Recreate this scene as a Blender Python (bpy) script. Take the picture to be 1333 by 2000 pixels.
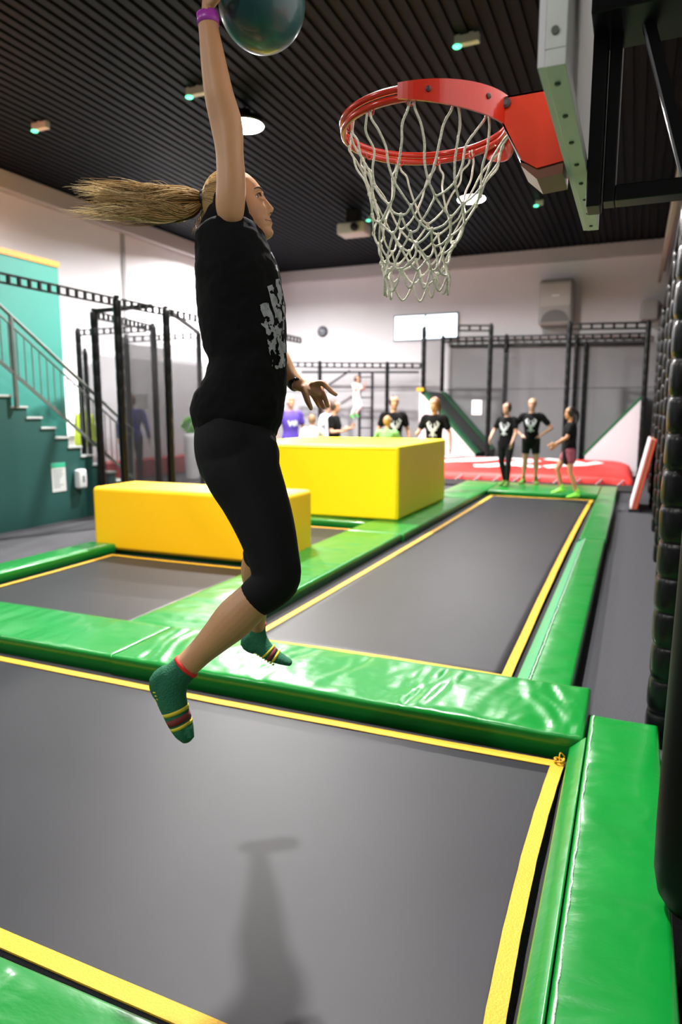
import bpy, bmesh, math, random
from mathutils import Vector, Matrix, noise
random.seed(7)
PI = math.pi
scn = bpy.context.scene
for o in list(bpy.data.objects): bpy.data.objects.remove(o)
C = scn.collection

# ------------------------------------------------------------------ camera
CAM_H = 1.6; FPX = 1333.0
PITCH = math.radians(8.407); YAW = math.radians(23.055)
cam_d = bpy.data.cameras.new('camera'); cam = bpy.data.objects.new('camera', cam_d); C.objects.link(cam)
cam.location = (0, 0, CAM_H)
cam.rotation_euler = (PI/2 - PITCH, 0, YAW)
cam_d.sensor_fit = 'VERTICAL'; cam_d.sensor_height = 36; cam_d.lens = 24.0
cam_d.clip_start = 0.05; cam_d.clip_end = 100
cam_d.dof.use_dof = True; cam_d.dof.focus_distance = 2.1; cam_d.dof.aperture_fstop = 2.2
scn.camera = cam

# ------------------------------------------------------------------ world, lights, exposure
scn.view_settings.view_transform = 'Standard'; scn.view_settings.look = 'None'
scn.view_settings.gamma = 1; scn.view_settings.use_curve_mapping = False
scn.view_settings.exposure = 0.0
w = bpy.data.worlds.new('world'); scn.world = w; w.use_nodes = True
w.node_tree.nodes['Background'].inputs[0].default_value = (0.92, 0.95, 1.0, 1)
w.node_tree.nodes['Background'].inputs[1].default_value = 0.085
CEIL = 6.2
LAMPS = [(-2.2, 3.9, 660), (-5.75, 9.75, 1150), (-3.35, 14.75, 700), (-9.8, 16.5, 950), (-8.2, 13.4, 380), (-9.6, 8.0, 170), (-9.3, 2.6, 150),
         (-2.2, -3.5, 170), (-6.5, -2.5, 200)]  # from the fourth on unseen, added to brighten walls and box fronts

# ------------------------------------------------------------------ pixel -> place helpers (used for measuring only)
FW = Vector((-math.sin(YAW)*math.cos(PITCH), math.cos(YAW)*math.cos(PITCH), -math.sin(PITCH)))
RT = Vector((math.cos(YAW), math.sin(YAW), 0)); UPV = RT.cross(FW)
CP = Vector((0, 0, CAM_H)); Z = Vector((0, 0, 1))
def ray(x, y): return FW + RT*((x-666.5)/FPX) + UPV*((1000-y)/FPX)
def A(x, y, d): return CP + ray(x, y)*d
def onz(x, y, z=0): r = ray(x, y); return CP + r*((z-CAM_H)/r.z)
def onx(x, y, X): r = ray(x, y); return CP + r*(X/r.x)
def ony(x, y, Y): r = ray(x, y); return CP + r*(Y/r.y)

# ------------------------------------------------------------------ materials
MATS = {}
def mat(name, col, rough=0.5, metal=0.0, bump=0.0, bscale=40, emit=None, spec=0.5, coat=0.0, var=0.0, vscale=3, stretch=(1, 1, 1), sss=0, aniso=None, sheen=0):
    if name in MATS: return MATS[name]
    m = bpy.data.materials.new(name); m.use_nodes = True; nt = m.node_tree; b = nt.nodes['Principled BSDF']
    b.inputs['Base Color'].default_value = (*col, 1); b.inputs['Roughness'].default_value = rough
    b.inputs['Metallic'].default_value = metal; b.inputs['Specular IOR Level'].default_value = spec
    b.inputs['Coat Weight'].default_value = coat; b.inputs['Coat Roughness'].default_value = 0.12
    if sheen: b.inputs['Sheen Weight'].default_value = sheen
    if sss:
        b.inputs['Subsurface Weight'].default_value = sss; b.inputs['Subsurface Radius'].default_value = (1, .35, .2); b.inputs['Subsurface Scale'].default_value = .012
    if emit:
        b.inputs['Emission Color'].default_value = (*emit[0], 1); b.inputs['Emission Strength'].default_value = emit[1]
    if bump or var:
        tc = nt.nodes.new('ShaderNodeTexCoord'); mp = nt.nodes.new('ShaderNodeMapping'); mp.inputs['Scale'].default_value = stretch
        nt.links.new(tc.outputs['Object'], mp.inputs[0])
    if bump:
        n = nt.nodes.new('ShaderNodeTexNoise'); n.inputs['Scale'].default_value = bscale; n.inputs['Detail'].default_value = 4
        bp = nt.nodes.new('ShaderNodeBump'); bp.inputs['Strength'].default_value = bump; bp.inputs['Distance'].default_value = 0.01
        nt.links.new(mp.outputs[0], n.inputs['Vector']); nt.links.new(n.outputs[0], bp.inputs['Height']); nt.links.new(bp.outputs[0], b.inputs['Normal'])
    if var:
        n = nt.nodes.new('ShaderNodeTexNoise'); n.inputs['Scale'].default_value = vscale; n.inputs['Detail'].default_value = 6
        mx = nt.nodes.new('ShaderNodeMix'); mx.data_type = 'RGBA'
        mx.inputs[6].default_value = (*[c*(1-var) for c in col], 1); mx.inputs[7].default_value = (*[min(1, c*(1+var)) for c in col], 1)
        nt.links.new(mp.outputs[0], n.inputs['Vector']); nt.links.new(n.outputs[0], mx.inputs[0]); nt.links.new(mx.outputs[2], b.inputs['Base Color'])
    MATS[name] = m; return m

def net_mat(name, col, cover):
    """fine knotted netting: far too fine to resolve, so its threads cover a fixed share of the view"""
    m = bpy.data.materials.new(name); m.use_nodes = True; nt = m.node_tree; b = nt.nodes['Principled BSDF']
    b.inputs['Base Color'].default_value = (*col, 1); b.inputs['Roughness'].default_value = .8; b.inputs['Specular IOR Level'].default_value = .1
    tr = nt.nodes.new('ShaderNodeBsdfTransparent'); mx = nt.nodes.new('ShaderNodeMixShader'); mx.inputs[0].default_value = cover
    nt.links.new(tr.outputs[0], mx.inputs[1]); nt.links.new(b.outputs[0], mx.inputs[2]); nt.links.new(mx.outputs[0], nt.nodes['Material Output'].inputs[0])
    return m

GREEN = mat('green_vinyl', (0.001, 0.19, 0.022), .32, spec=.35, bump=.35, bscale=7, coat=.3, var=.10, vscale=3, stretch=(1, 2.2, 1))
YBOX = mat('yellow_vinyl', (1.0, 0.54, 0.0), .5, bump=.1, bscale=6)
YBOX2 = mat('lemon_vinyl', (1.0, 0.80, 0.002), .45, bump=.1, bscale=6)
TAPE = mat('yellow_webbing', (0.66, 0.36, 0.008), .6, bump=.4, bscale=160)
BLACK = mat('black_vinyl', (0.012, 0.012, 0.014), .38, bump=.2, bscale=20)
PADBLK = mat('black_padding', (0.004, 0.0042, 0.005), .30, spec=.3, bump=.25, bscale=16)
STEEL = mat('black_steel', (0.006, 0.006, 0.007), .38, spec=.3)
DARK = mat('dark_gap', (0.008, 0.008, 0.009), .8)
WHITE = mat('white_paint', (0.75, 0.74, 0.76), .5)
RED = mat('red_rim_paint', (0.60, 0.022, 0.004), .22, coat=.5)
ROPE = mat('net_rope', (0.85, 0.84, 0.70), .8, bump=.8, bscale=220)
SKIN = mat('skin', (0.54, 0.285, 0.135), .48, sss=.12, var=.08, vscale=14, bump=.06, bscale=120)
SKIN2 = mat('skin_light', (0.48, 0.26, 0.17), .5, var=.06, vscale=14)
SKIN3 = mat('skin_tan', (0.46, 0.22, 0.10), .5, var=.06, vscale=14)
TEE = mat('black_cotton', (0.0045, 0.0045, 0.005), .9, bump=.35, bscale=14, spec=.15)
LEG = mat('black_stretch', (0.0045, 0.0045, 0.0055), .75, bump=.15, bscale=30, spec=.2)
HAIR = mat('dark_blond_hair', (0.34, 0.21, 0.085), .38, var=.5, vscale=9)
PRINT = mat('white_print', (0.62, 0.64, 0.66), .7, var=.3, vscale=25)

# ------------------------------------------------------------------ mesh helpers
class MB:
    def __init__(s): s.V = []; s.F = []
    def add(s, vs, fs):
        n = len(s.V); s.V += [Vector(v) for v in vs]; s.F += [[i+n for i in f] for f in fs]
    def box(s, x0, x1, y0, y1, z0, z1):
        s.add([(x, y, z) for z in (z0, z1) for y in (y0, y1) for x in (x0, x1)], [(0, 2, 3, 1), (4, 5, 7, 6), (0, 1, 5, 4), (2, 6, 7, 3), (0, 4, 6, 2), (1, 3, 7, 5)])
        return s
    def prism(s, poly, off):                       # poly: list of 3D points, off: vector
        n = len(poly); off = Vector(off)
        s.add([Vector(p) for p in poly] + [Vector(p)+off for p in poly], [list(range(n))[::-1], list(range(n, 2*n))] + [(i, (i+1) % n, n+(i+1) % n, n+i) for i in range(n)])
        return s
    def beam(s, a, b, w, h=None, ref=Z):
        a, b = Vector(a), Vector(b); h = h or w; t = (b-a).normalized()
        if abs(t.dot(ref)) > .95: ref = Vector((1, 0, 0)) if abs(t.x) < .9 else Vector((0, 1, 0))
        u = t.cross(ref).normalized(); v = u.cross(t).normalized()
        q = [a+u*sx*w/2+v*sy*h/2 for sx, sy in ((-1, -1), (1, -1), (1, 1), (-1, 1))]
        return s.prism(q, b-a)
    def loft(s, pts, ra, rb=None, ref=Z, seg=14, sub=4, cap=True, spline=True, power=2.0):
        pts = [Vector(p) for p in pts]; n = len(pts)
        if not isinstance(ra, (list, tuple)): ra = [ra]*n
        if rb is None: rb = list(ra)
        if not isinstance(rb, (list, tuple)): rb = [rb]*n
        P, R, Q = [], [], []
        if spline and n > 1:
            def cr(a, b, c, d, t): return 0.5*((2*b)+(c-a)*t+(2*a-5*b+4*c-d)*t*t+(3*b-a-3*c+d)*t*t*t)
            for i in range(n-1):
                i0, i3 = max(i-1, 0), min(i+2, n-1)
                for k in range(sub):
                    t = k/sub
                    P.append(cr(pts[i0], pts[i], pts[i+1], pts[i3], t)); R.append(cr(ra[i0], ra[i], ra[i+1], ra[i3], t)); Q.append(cr(rb[i0], rb[i], rb[i+1], rb[i3], t))
            P.append(pts[-1]); R.append(ra[-1]); Q.append(rb[-1])
        else: P, R, Q = pts, list(ra), list(rb)
        m = len(P); T = [(P[min(i+1, m-1)]-P[max(i-1, 0)]).normalized() for i in range(m)]
        if cap:
            def ends(p, t, r, q, sgn):
                out = []
                for a in (30, 60, 80):
                    c, sn = math.cos(math.radians(a)), math.sin(math.radians(a)); out.append((p+t*sgn*min(r, q)*.8*sn, t, r*c, q*c))
                return out
            pre = ends(P[0], T[0], R[0], Q[0], -1)[::-1]; post = ends(P[-1], T[-1], R[-1], Q[-1], 1)
            rings = pre + list(zip(P, T, R, Q)) + post
        else: rings = list(zip(P, T, R, Q))
        vs, fs = [], []; ref = Vector(ref); pa = None
        for (p, t, r, q) in rings:
            a = ref - t*ref.dot(t)
            if a.length < .15 and pa is not None: a = pa - t*pa.dot(t)
            a.normalize(); pa = a; b = t.cross(a)
            for k in range(seg):
                th = 2*PI*k/seg; c, sn = math.cos(th), math.sin(th)
                if power != 2.0: c = math.copysign(abs(c)**(2/power), c); sn = math.copysign(abs(sn)**(2/power), sn)
                vs.append(p + a*r*c + b*q*sn)
        L = len(rings)
        for i in range(L-1):
            for k in range(seg): fs.append((i*seg+k, i*seg+(k+1) % seg, (i+1)*seg+(k+1) % seg, (i+1)*seg+k))
        fs.append(list(range(seg))[::-1]); fs.append([(L-1)*seg+k for k in range(seg)])
        s.add(vs, fs); return s
    def tube(s, pts, r, seg=8, sub=4, spline=True, ref=Z):
        pts = [Vector(p) for p in pts]; t = (pts[-1]-pts[0])
        if t.length and abs(t.normalized().dot(Vector(ref))) > .9: ref = Vector((.3, 1, .2))
        return s.loft(pts, r, r, ref, seg, sub, True, spline)
    def lathe(s, c, prof, seg=32, ax=Z):
        c = Vector(c); ax = Vector(ax).normalized(); u = ax.orthogonal().normalized(); v = ax.cross(u); vs = []; fs = []
        for (r, h) in prof:
            for k in range(seg): th = 2*PI*k/seg; vs.append(c+ax*h+(u*math.cos(th)+v*math.sin(th))*max(r, 1e-4))
        for i in range(len(prof)-1):
            for k in range(seg): fs.append((i*seg+k, i*seg+(k+1) % seg, (i+1)*seg+(k+1) % seg, (i+1)*seg+k))
        fs.append(list(range(seg))[::-1]); fs.append([(len(prof)-1)*seg+k for k in range(seg)])
        s.add(vs, fs); return s
    def ell(s, c, fx, fy, fz, seg=24, rings=16):   # ellipsoid with axis vectors
        c = Vector(c); vs = []; fs = []
        for i in range(rings+1):
            ph = PI*(i+.001)/(rings+.002)
            for k in range(seg): th = 2*PI*k/seg; vs.append(c+fx*math.sin(ph)*math.cos(th)+fy*math.sin(ph)*math.sin(th)+fz*math.cos(ph))
        for i in range(rings):
            for k in range(seg): fs.append((i*seg+k, i*seg+(k+1) % seg, (i+1)*seg+(k+1) % seg, (i+1)*seg+k))
        fs.append(list(range(seg))[::-1]); fs.append([rings*seg+k for k in range(seg)])
        s.add(vs, fs); return s
def obj(name, mb, m, parent=None, smooth=False, bevel=0, bseg=3, remesh=0, sm=0, normals=True):
    me = bpy.data.meshes.new(name); off = parent.location if parent is not None and parent.parent is None else (parent['_o'] if parent is not None else Vector((0, 0, 0)))
    off = Vector(off)
    me.from_pydata([tuple(v-off) for v in mb.V], [], mb.F); me.update()
    if normals:
        bm = bmesh.new(); bm.from_mesh(me); bmesh.ops.recalc_face_normals(bm, faces=bm.faces); bm.to_mesh(me); bm.free()
    me.materials.append(m)
    o = bpy.data.objects.new(name, me); C.objects.link(o)
    if parent is not None: o.parent = parent
    o['_o'] = list(off)
    if smooth:
        for p in me.polygons: p.use_smooth = True
    if bevel:
        b = o.modifiers.new('bevel', 'BEVEL'); b.width = bevel; b.segments = bseg; b.limit_method = 'ANGLE'; b.angle_limit = math.radians(40)
        for p in me.polygons: p.use_smooth = True
        wn = o.modifiers.new('wn', 'WEIGHTED_NORMAL'); wn.keep_sharp = True
    if remesh:
        r = o.modifiers.new('remesh', 'REMESH'); r.mode = 'VOXEL'; r.voxel_size = remesh; r.use_smooth_shade = True
        if sm: q = o.modifiers.new('smooth', 'SMOOTH'); q.factor = .6; q.iterations = sm
    return o
def tag(o, label, cat, group=None, kind=None):
    o['label'] = label; o['category'] = cat
    if group: o['group'] = group
    if kind: o['kind'] = kind
    return o
def thing(name, loc, label, cat, group=None):
    o = bpy.data.objects.new(name, None); o.empty_display_size = .1; C.objects.link(o); o.location = loc; o['_o'] = list(loc)
    return tag(o, label, cat, group)
def struct(name, mb, m, label=None, **k):
    o = obj(name, mb, m, **k); o['kind'] = 'structure'
    if label: o['label'] = label
    return o
def curves(name, strands, r, m, parent, res=0, taper=True):
    mb = MB(); V, F = mb.V, mb.F
    for st in strands:
        n = len(st); n0 = len(V); st = [Vector(p) for p in st]
        for i, p in enumerate(st):
            t = (st[min(i+1, n-1)]-st[max(i-1, 0)]).normalized(); a = t.cross(Z) if abs(t.z) < .95 else t.cross(RT); a.normalize(); b = t.cross(a); f = i/(n-1); q = r*(1-.75*f*f if taper else 1)
            for k in range(3): th = 2*PI*k/3; V.append(p+(a*math.cos(th)+b*math.sin(th))*q)
        for i in range(n-1):
            for k in range(3): F.append([n0+i*3+k, n0+i*3+(k+1) % 3, n0+i*3+3+(k+1) % 3, n0+i*3+3+k])
        F.append([n0, n0+2, n0+1]); F.append([n0+3*n-3, n0+3*n-2, n0+3*n-1])
    o = obj(name, mb, m, parent, smooth=True, normals=False); o['kind'] = 'stuff'; return o

# ------------------------------------------------------------------ the hall
XL, XR, YF, YB = -11.6, 0.62, 21.2, -6.0
floor_m = mat('carpet', (0.034, 0.034, 0.041), .75, bump=.5, bscale=170, var=.18, vscale=60)
struct('floor', MB().box(XL-.2, XR+.2, YB, YF+.2, -.3, -.05), floor_m, 'dark grey carpet floor of the hall')
wall_m = mat('white_wall', (0.70, 0.69, 0.72), .75, var=.04, vscale=1.2)
struct('wall_far', MB().box(XL-.2, XR+.2, YF, YF+.2, -.1, CEIL+.4), wall_m, 'white far wall of the hall')
struct('wall_left', MB().box(XL-.2, XL, YB, YF, -.1, CEIL+.4), wall_m, 'white left wall of the hall')
struct('wall_right', MB().box(XR, XR+.2, YB, YF, -.1, CEIL+.4), mat('grey_wall', (0.20, 0.19, 0.185), .8), 'grey right wall behind the netting')
# corrugated ceiling: trapezoid ribs running along the hall
mb = MB(); prof = []; x = XL; p_ = .17
while x < XR:
    prof += [(x, 0), (x+.10, 0), (x+.112, .03), (x+.158, .03)]; x += p_
prof.append((XR, 0)); vs = []
for (x, dz) in prof: vs += [(x, YB, CEIL+dz), (x, YF, CEIL+dz)]
mb.add(vs, [(2*i, 2*i+1, 2*i+3, 2*i+2) for i in range(len(prof)-1)])
struct('ceiling', mb, mat('dark_sheet', (0.0030, 0.0045, 0.0075), .55, spec=.07), 'dark corrugated metal ceiling', normals=False)
struct('trim_1', MB().box(XL, XR, YF-.22, YF, CEIL-.38, CEIL-.02), mat('cornice', (0.42, 0.41, 0.42), .7), 'grey beam along the top of the far wall', bevel=.02)
struct('trim_2', MB().box(XL, XL+.22, YB, YF-.22, CEIL-.38, CEIL-.02), MATS['cornice'], 'grey beam along the top of the left wall', bevel=.02)
struct('trim_3', MB().box(XL, XL+.03, 13.72, 13.84, 0, CEIL-.38), mat('joint_grey', (0.30, 0.30, 0.31), .7), 'grey vertical joint in the left wall')
for i, xx in enumerate((.5, .32)):
    struct('trim_%d' % (4+i), MB().box(XR-.14-.1*i, XR-.06-.1*i, 8+2*i, YF-.3, CEIL-.9-.28*i, CEIL-.75-.28*i), mat('pipe_grey', (0.32, .29, .26), .6), 'grey pipe along the right wall')
# window in far wall
wx0, wz1 = ony(771, 613, YF).x, ony(771, 617, YF).z; wx1 = ony(897, 613, YF).x; wz0 = ony(835, 665, YF).z
win = obj('window_1', MB().box(wx0, wx1, YF-.06, YF-.01, wz0, wz1), mat('window_frame', (0.16, 0.20, 0.26), .5), bevel=.01); win['kind'] = 'structure'; win['label'] = 'two-pane window high in the far wall'
xm = (wx0+wx1)/2
for a, b in ((wx0+.045, xm-.035), (xm+.035, wx1-.045)):
    obj('pane', MB().box(a, b, YF-.07, YF-.055, wz0+.045, wz1-.045), mat('daylight_pane', (.8, .9, 1), .1, emit=((0.82, .92, 1.0), 3.2)), win)

# ------------------------------------------------------------------ lamps in the ceiling
for i, (lx, ly, pw) in enumerate(LAMPS):
    vis = i in (1, 2)
    lab = {1: 'bright round high bay lamp on the ceiling behind the raised arm', 2: 'bright round high bay lamp seen through the basketball net'}.get(i, 'unseen round high bay lamp on the dark ceiling')
    t = thing('ceiling_lamp', (lx, ly, CEIL-.32), lab, 'lamp', 'ceiling lamps')
    obj('housing', MB().lathe((lx, ly, CEIL-.27), [(.30, 0), (.32, .02), (.26, .10), (.10, .14), (.09, .22), (.02, .23), (.02, .27)], 28), STEEL, t, smooth=True)
    obj('diffuser', MB().lathe((lx, ly, CEIL-.285), [(.27, 0), (.28, .01), (.27, .014)], 32), mat('lamp_glow', (1, 1, 1), .3, emit=((1, .97, .93), 60)), t)
    ld = bpy.data.lights.new('lamp_light', 'AREA'); ld.shape = 'DISK'; ld.size = .3; ld.spread = math.radians(162); ld.energy = pw; ld.color = (1, .965, .94)
    lo = bpy.data.objects.new('lamp_light', ld); C.objects.link(lo); lo.location = (0, 0, 0.02); lo.parent = t

# emergency lights and projector
for k, (px, py, L) in enumerate([(72, 250, 'white emergency light with a green glow, leftmost on the dark ceiling'), (375, 183, 'white emergency light just left of the raised forearm'),
        (900, 83, 'white emergency light on the ceiling above the basketball hoop'), (722, 427, 'small emergency light beside the projector on the ceiling'), (1050, 398, 'small green emergency light on the ceiling right of the hoop')]):
    p = onz(px, py, CEIL-.06); t = thing('emergency_light', p, L, 'emergency light', 'ceiling emergency lights')
    s = 1.0 if k < 3 else .55
    obj('casing', MB().box(p.x-.07*s, p.x+.24*s, p.y-.05*s, p.y+.05*s, CEIL-.10, CEIL+.02), mat('casing_white', (.5, .5, .48), .5), t, bevel=.012)
    obj('green_lens', MB().lathe((p.x-.04*s, p.y-.01, CEIL-.118), [(.045, 0), (.055, .01), (.05, .02)], 18), mat('green_glow', (.1, .8, .4), .3, emit=((.10, 1, .50), 2.6)), t)
p = onz(692, 452, CEIL-.45); t = thing('projector', p, 'white projector hanging from the ceiling near the far wall', 'projector')
obj('body', MB().box(p.x-.34, p.x+.34, p.y-.25, p.y+.25, p.z-.10, p.z+.16), mat('projector_white', (.45, .45, .44), .5), t, bevel=.05)
obj('lens', MB().lathe((p.x+.12, p.y-.25, p.z+.02), [(.09, 0), (.09, .08), (.06, .09)], 20, (0, -1, 0)), STEEL, t, smooth=True)
obj('mount', MB().box(p.x-.16, p.x+.16, p.y-.1, p.y+.1, p.z+.16, CEIL), STEEL, t)

# clock, heaters
p = ony(631, 648, YF); t = thing('wall_clock', (p.x, YF, p.z), 'round dark wall clock on the white far wall', 'clock')
obj('case', MB().lathe((p.x, YF-.001, p.z), [(.17, 0), (.18, .03), (.165, .05)], 32, (0, -1, 0)), STEEL, t, smooth=True)
obj('dial', MB().lathe((p.x, YF-.05, p.z), [(.14, 0), (.14, .004)], 32, (0, -1, 0)), mat('dial', (.11, .12, .15), .4), t)
for a, l in ((.5, .07), (2.3, .10)):
    obj('hand', MB().beam((p.x, YF-.058, p.z), (p.x+l*math.cos(a), YF-.058, p.z+l*math.sin(a)), .012), WHITE, t)
def heater(px0, py0, px1, py1, dy, name, label, arch=True):
    Y0 = YF-dy; a = ony(px0, py0, Y0); b = ony(px1, py1, Y0); xm = (a.x+b.x)/2; Wd = b.x-a.x; Hh = a.z-b.z
    t = thing(name, (xm, YF, b.z), label, 'heater')
    obj('casing', MB().box(a.x, b.x, Y0, YF-.001, b.z, a.z), mat('unit_grey', (.30, .295, .28), .55), t, bevel=.12, bseg=5)
    if arch:
        mb = MB(); mb.box(a.x+.07, b.x-.07, Y0-.02, Y0, b.z+Hh*.42, a.z-.12); obj('front_panel', mb, mat('unit_pale', (.40, .39, .37), .5), t, bevel=.03)
        q = [(xm+Wd*.40*math.cos(k*PI/16), Y0-.012, b.z+.1+Hh*.26*math.sin(k*PI/16)) for k in range(17)]
        obj('outlet', MB().prism(q, (0, .02, 0)), mat('outlet_dark', (.12, .12, .12), .6), t)
        obj('logo', MB().box(xm-.1, xm+.1, Y0-.026, Y0-.018, b.z+Hh*.62, b.z+Hh*.65), WHITE, t)
    else:
        mb = MB()
        for k in range(8): z = b.z+Hh*(.1+.8*k/7); mb.box(a.x+.06, b.x-.06, Y0-.03, Y0, z-.02, z+.02)
        obj('grille', mb, mat('unit_pale', (.40, .39, .37), .5), t)
heater(1053, 546, 1118, 634, .75, 'air_heater', 'large grey air heater with arched outlet mounted high on the far wall')
heater(1252, 585, 1288, 624, .7, 'fan_heater', 'small grey ribbed heater high on the wall in the right corner', False)

# ------------------------------------------------------------------ pads
def pad(name, x0, x1, y0, y1, z0, z1, label, step=.03, wr=.006, r=.02, group='green safety pads', crease='x', seed=0, mt=None, seamed=True, parent_thing=True, zoff=None):
    def axis(a, b):
        n = max(2, int((b-a-2*r)/step)); v = [a, a+r*.12, a+r*.4, a+r*.7] + [a+r+(b-a-2*r)*i/n for i in range(n+1)] + [b-r*.7, b-r*.4, b-r*.12, b]; return v
    xs, ys = axis(x0, x1), axis(y0, y1); nx, ny = len(xs), len(ys); vs = []
    for y in ys:
        for x in xs:
            d = min(x-x0, x1-x, y-y0, y1-y); e = 1-min(1, d/r); z = z1-r*(1-math.sqrt(max(0, 1-e*e)))
            cx, cy = (x-x0)/(x1-x0)*2-1, (y-y0)/(y1-y0)*2-1
            z += .008*(1-cx*cx)*(1-cy*cy)
            u, v = (x, y) if crease == 'x' else (y, x)
            f = min(1, d/.05)
            n1 = noise.noise(Vector((u*3.2+seed, v*1.1, seed))); n2 = noise.noise(Vector((u*9+3*n1, v*2.6+seed, 5.1))); n3 = noise.noise(Vector((u*21+4*n2, v*6, seed+9)))
            z += wr*f*(n1*1.0 + (1-abs(n2)*2.4)*.75 + n3*.25)
            if zoff: z += zoff(x, y)
            vs.append((x, y, z))
    fs = [(j*nx+i, j*nx+i+1, (j+1)*nx+i+1, (j+1)*nx+i) for j in range(ny-1) for i in range(nx-1)]
    loop = [i for i in range(nx)] + [j*nx+nx-1 for j in range(1, ny)] + [(ny-1)*nx+i for i in range(nx-2, -1, -1)] + [j*nx for j in range(ny-2, 0, -1)]
    n = len(vs); m_ = len(loop)
    for li in loop: v = vs[li]; vs.append((v[0], v[1], z0))
    fs += [(loop[i], n+i, n+(i+1) % m_, loop[(i+1) % m_]) for i in range(m_)]; fs.append([n+i for i in range(m_)])
    mb = MB(); mb.add(vs, fs)
    if seamed:
        t = thing(name, ((x0+x1)/2, (y0+y1)/2, z0), label, 'safety pad', group)
        o = obj('cover', mb, mt or GREEN, t, smooth=True)
        return t
    return tag(obj(name, mb, mt or GREEN, smooth=True), label, 'safety pad', group)
SEAM = mat('worn_seam', (.45, .62, .48), .5, bump=.8, bscale=120)
def seam(t, a, b, r=.004, wob=.003):
    a, b = Vector(a), Vector(b); n = max(8, int((b-a).length/.03)); u = (b-a).cross(Z).normalized()
    pts = [a+(b-a)*i/n + u*random.uniform(-wob, wob)+Z*random.uniform(-.001, .001) for i in range(n+1)]
    obj('seam', MB().tube(pts, r, 6, 1, False), SEAM, t, smooth=True)
BASE = -.05
# near crossing pads
t = pad('safety_pad', -5.6, -2.905, 3.18, 3.80, BASE, .10, 'green pad crossing in front of the small yellow box, left of the seam', .03, .006, seed=1)
t = pad('safety_pad', -2.895, -0.13, 3.17, 3.80, BASE, .105, 'long glossy crumpled green pad crossing the picture behind the near trampoline', .02, .011, seed=2)
t = pad('safety_pad', -0.115, 0.19, 0.6, 3.42, BASE, .12, 'green pad along the right edge of the near trampoline', .02, .0065, crease='y', seed=3)
seam(t, (-.098, .62, .122), (-.098, 3.40, .122), .0035, .0025)
t = pad('safety_pad', -0.19, -0.118, 0.6, 3.16, BASE, .052, 'narrow green sloping flap beside the yellow edge strap of the near trampoline', .02, .003, r=.008, crease='y', seed=4, zoff=lambda x, y: (x+.19)*.95)
t = pad('safety_pad', 0.215, 0.60, 2.45, 3.40, BASE, .12, 'green pad half hidden behind the smooth black post', .04, .004, crease='y', seed=5); seam(t, (.235, 2.47, .122), (.235, 3.38, .122))
t = pad('safety_pad', 0.215, 0.60, .6, 2.0, BASE, .12, 'green pad in the bottom right corner beyond the dark gap', .04, .004, crease='y', seed=6); seam(t, (.235, .62, .122), (.235, 1.98, .122))
t = pad('safety_pad', -5.6, -0.30, .55, 1.20, BASE, .10, 'green pad in the bottom left corner along the near trampoline', .03, .007, seed=7)
# long lanes
t = pad('safety_pad', -3.32, -2.58, 3.815, 8.0, BASE, .085, 'green pad beside the left edge of the long trampoline, near half', .03, .008, crease='y', seed=8)
t = pad('safety_pad', -3.32, -2.56, 8.01, 14.9, BASE, .085, 'green pad under the right edge of the large yellow box, far half', .05, .008, crease='y', seed=9)
t = pad('safety_pad', -0.47, -0.235, 3.815, 8.6, BASE, .08, 'green pad along the right side of the long trampoline, near half', .035, .005, crease='y', seed=10)
seam(t, (-.462, 3.84, .083), (-.462, 8.58, .083), .0045, .003)
t = pad('safety_pad', -0.555, -0.474, 3.83, 8.6, BASE, .025, 'pale worn sloping flap between the yellow strap and the right pad of the long trampoline', .04, .002, r=.006, crease='y', seed=17, mt=mat('worn_green', (.03, .27, .10), .35, bump=.3, bscale=20), zoff=lambda x, y: (x+.555)*.65)
t = pad('safety_pad', -0.53, -0.225, 8.61, 14.9, BASE, .08, 'green pad along the right side of the long trampoline, far half', .05, .005, crease='y', seed=11)
t = pad('safety_pad', -2.55, -0.54, 13.25, 14.9, BASE, .08, 'green pad at the far end of the long trampoline where three people stand', .05, .008, seed=12)
for a, b, L in ((3.815, 6.0, 'green pad left of the short trampoline, ending at the small yellow box'),):
    t = pad('safety_pad', -5.78, -5.42, 3.815, 6.09, BASE, .09, L, .03, .005, crease='y', seed=13); seam(t, (-5.47, 3.83, .092), (-5.47, 6.0, .092), .005)
t = pad('safety_pad', -5.8, -3.33, 8.68, 9.2, BASE, .08, 'green pad under the front of the large yellow box', .05, .006, seed=14)
t = pad('safety_pad', -5.8, -5.42, 7.1, 8.66, BASE, .085, 'green pad behind the small yellow box on the left', .06, .004, seed=15)
t = pad('safety_pad', -5.45, -3.33, 6.2, 6.8, BASE, .0, 'green pad underneath the small yellow box', .08, .002, seed=16)

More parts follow.
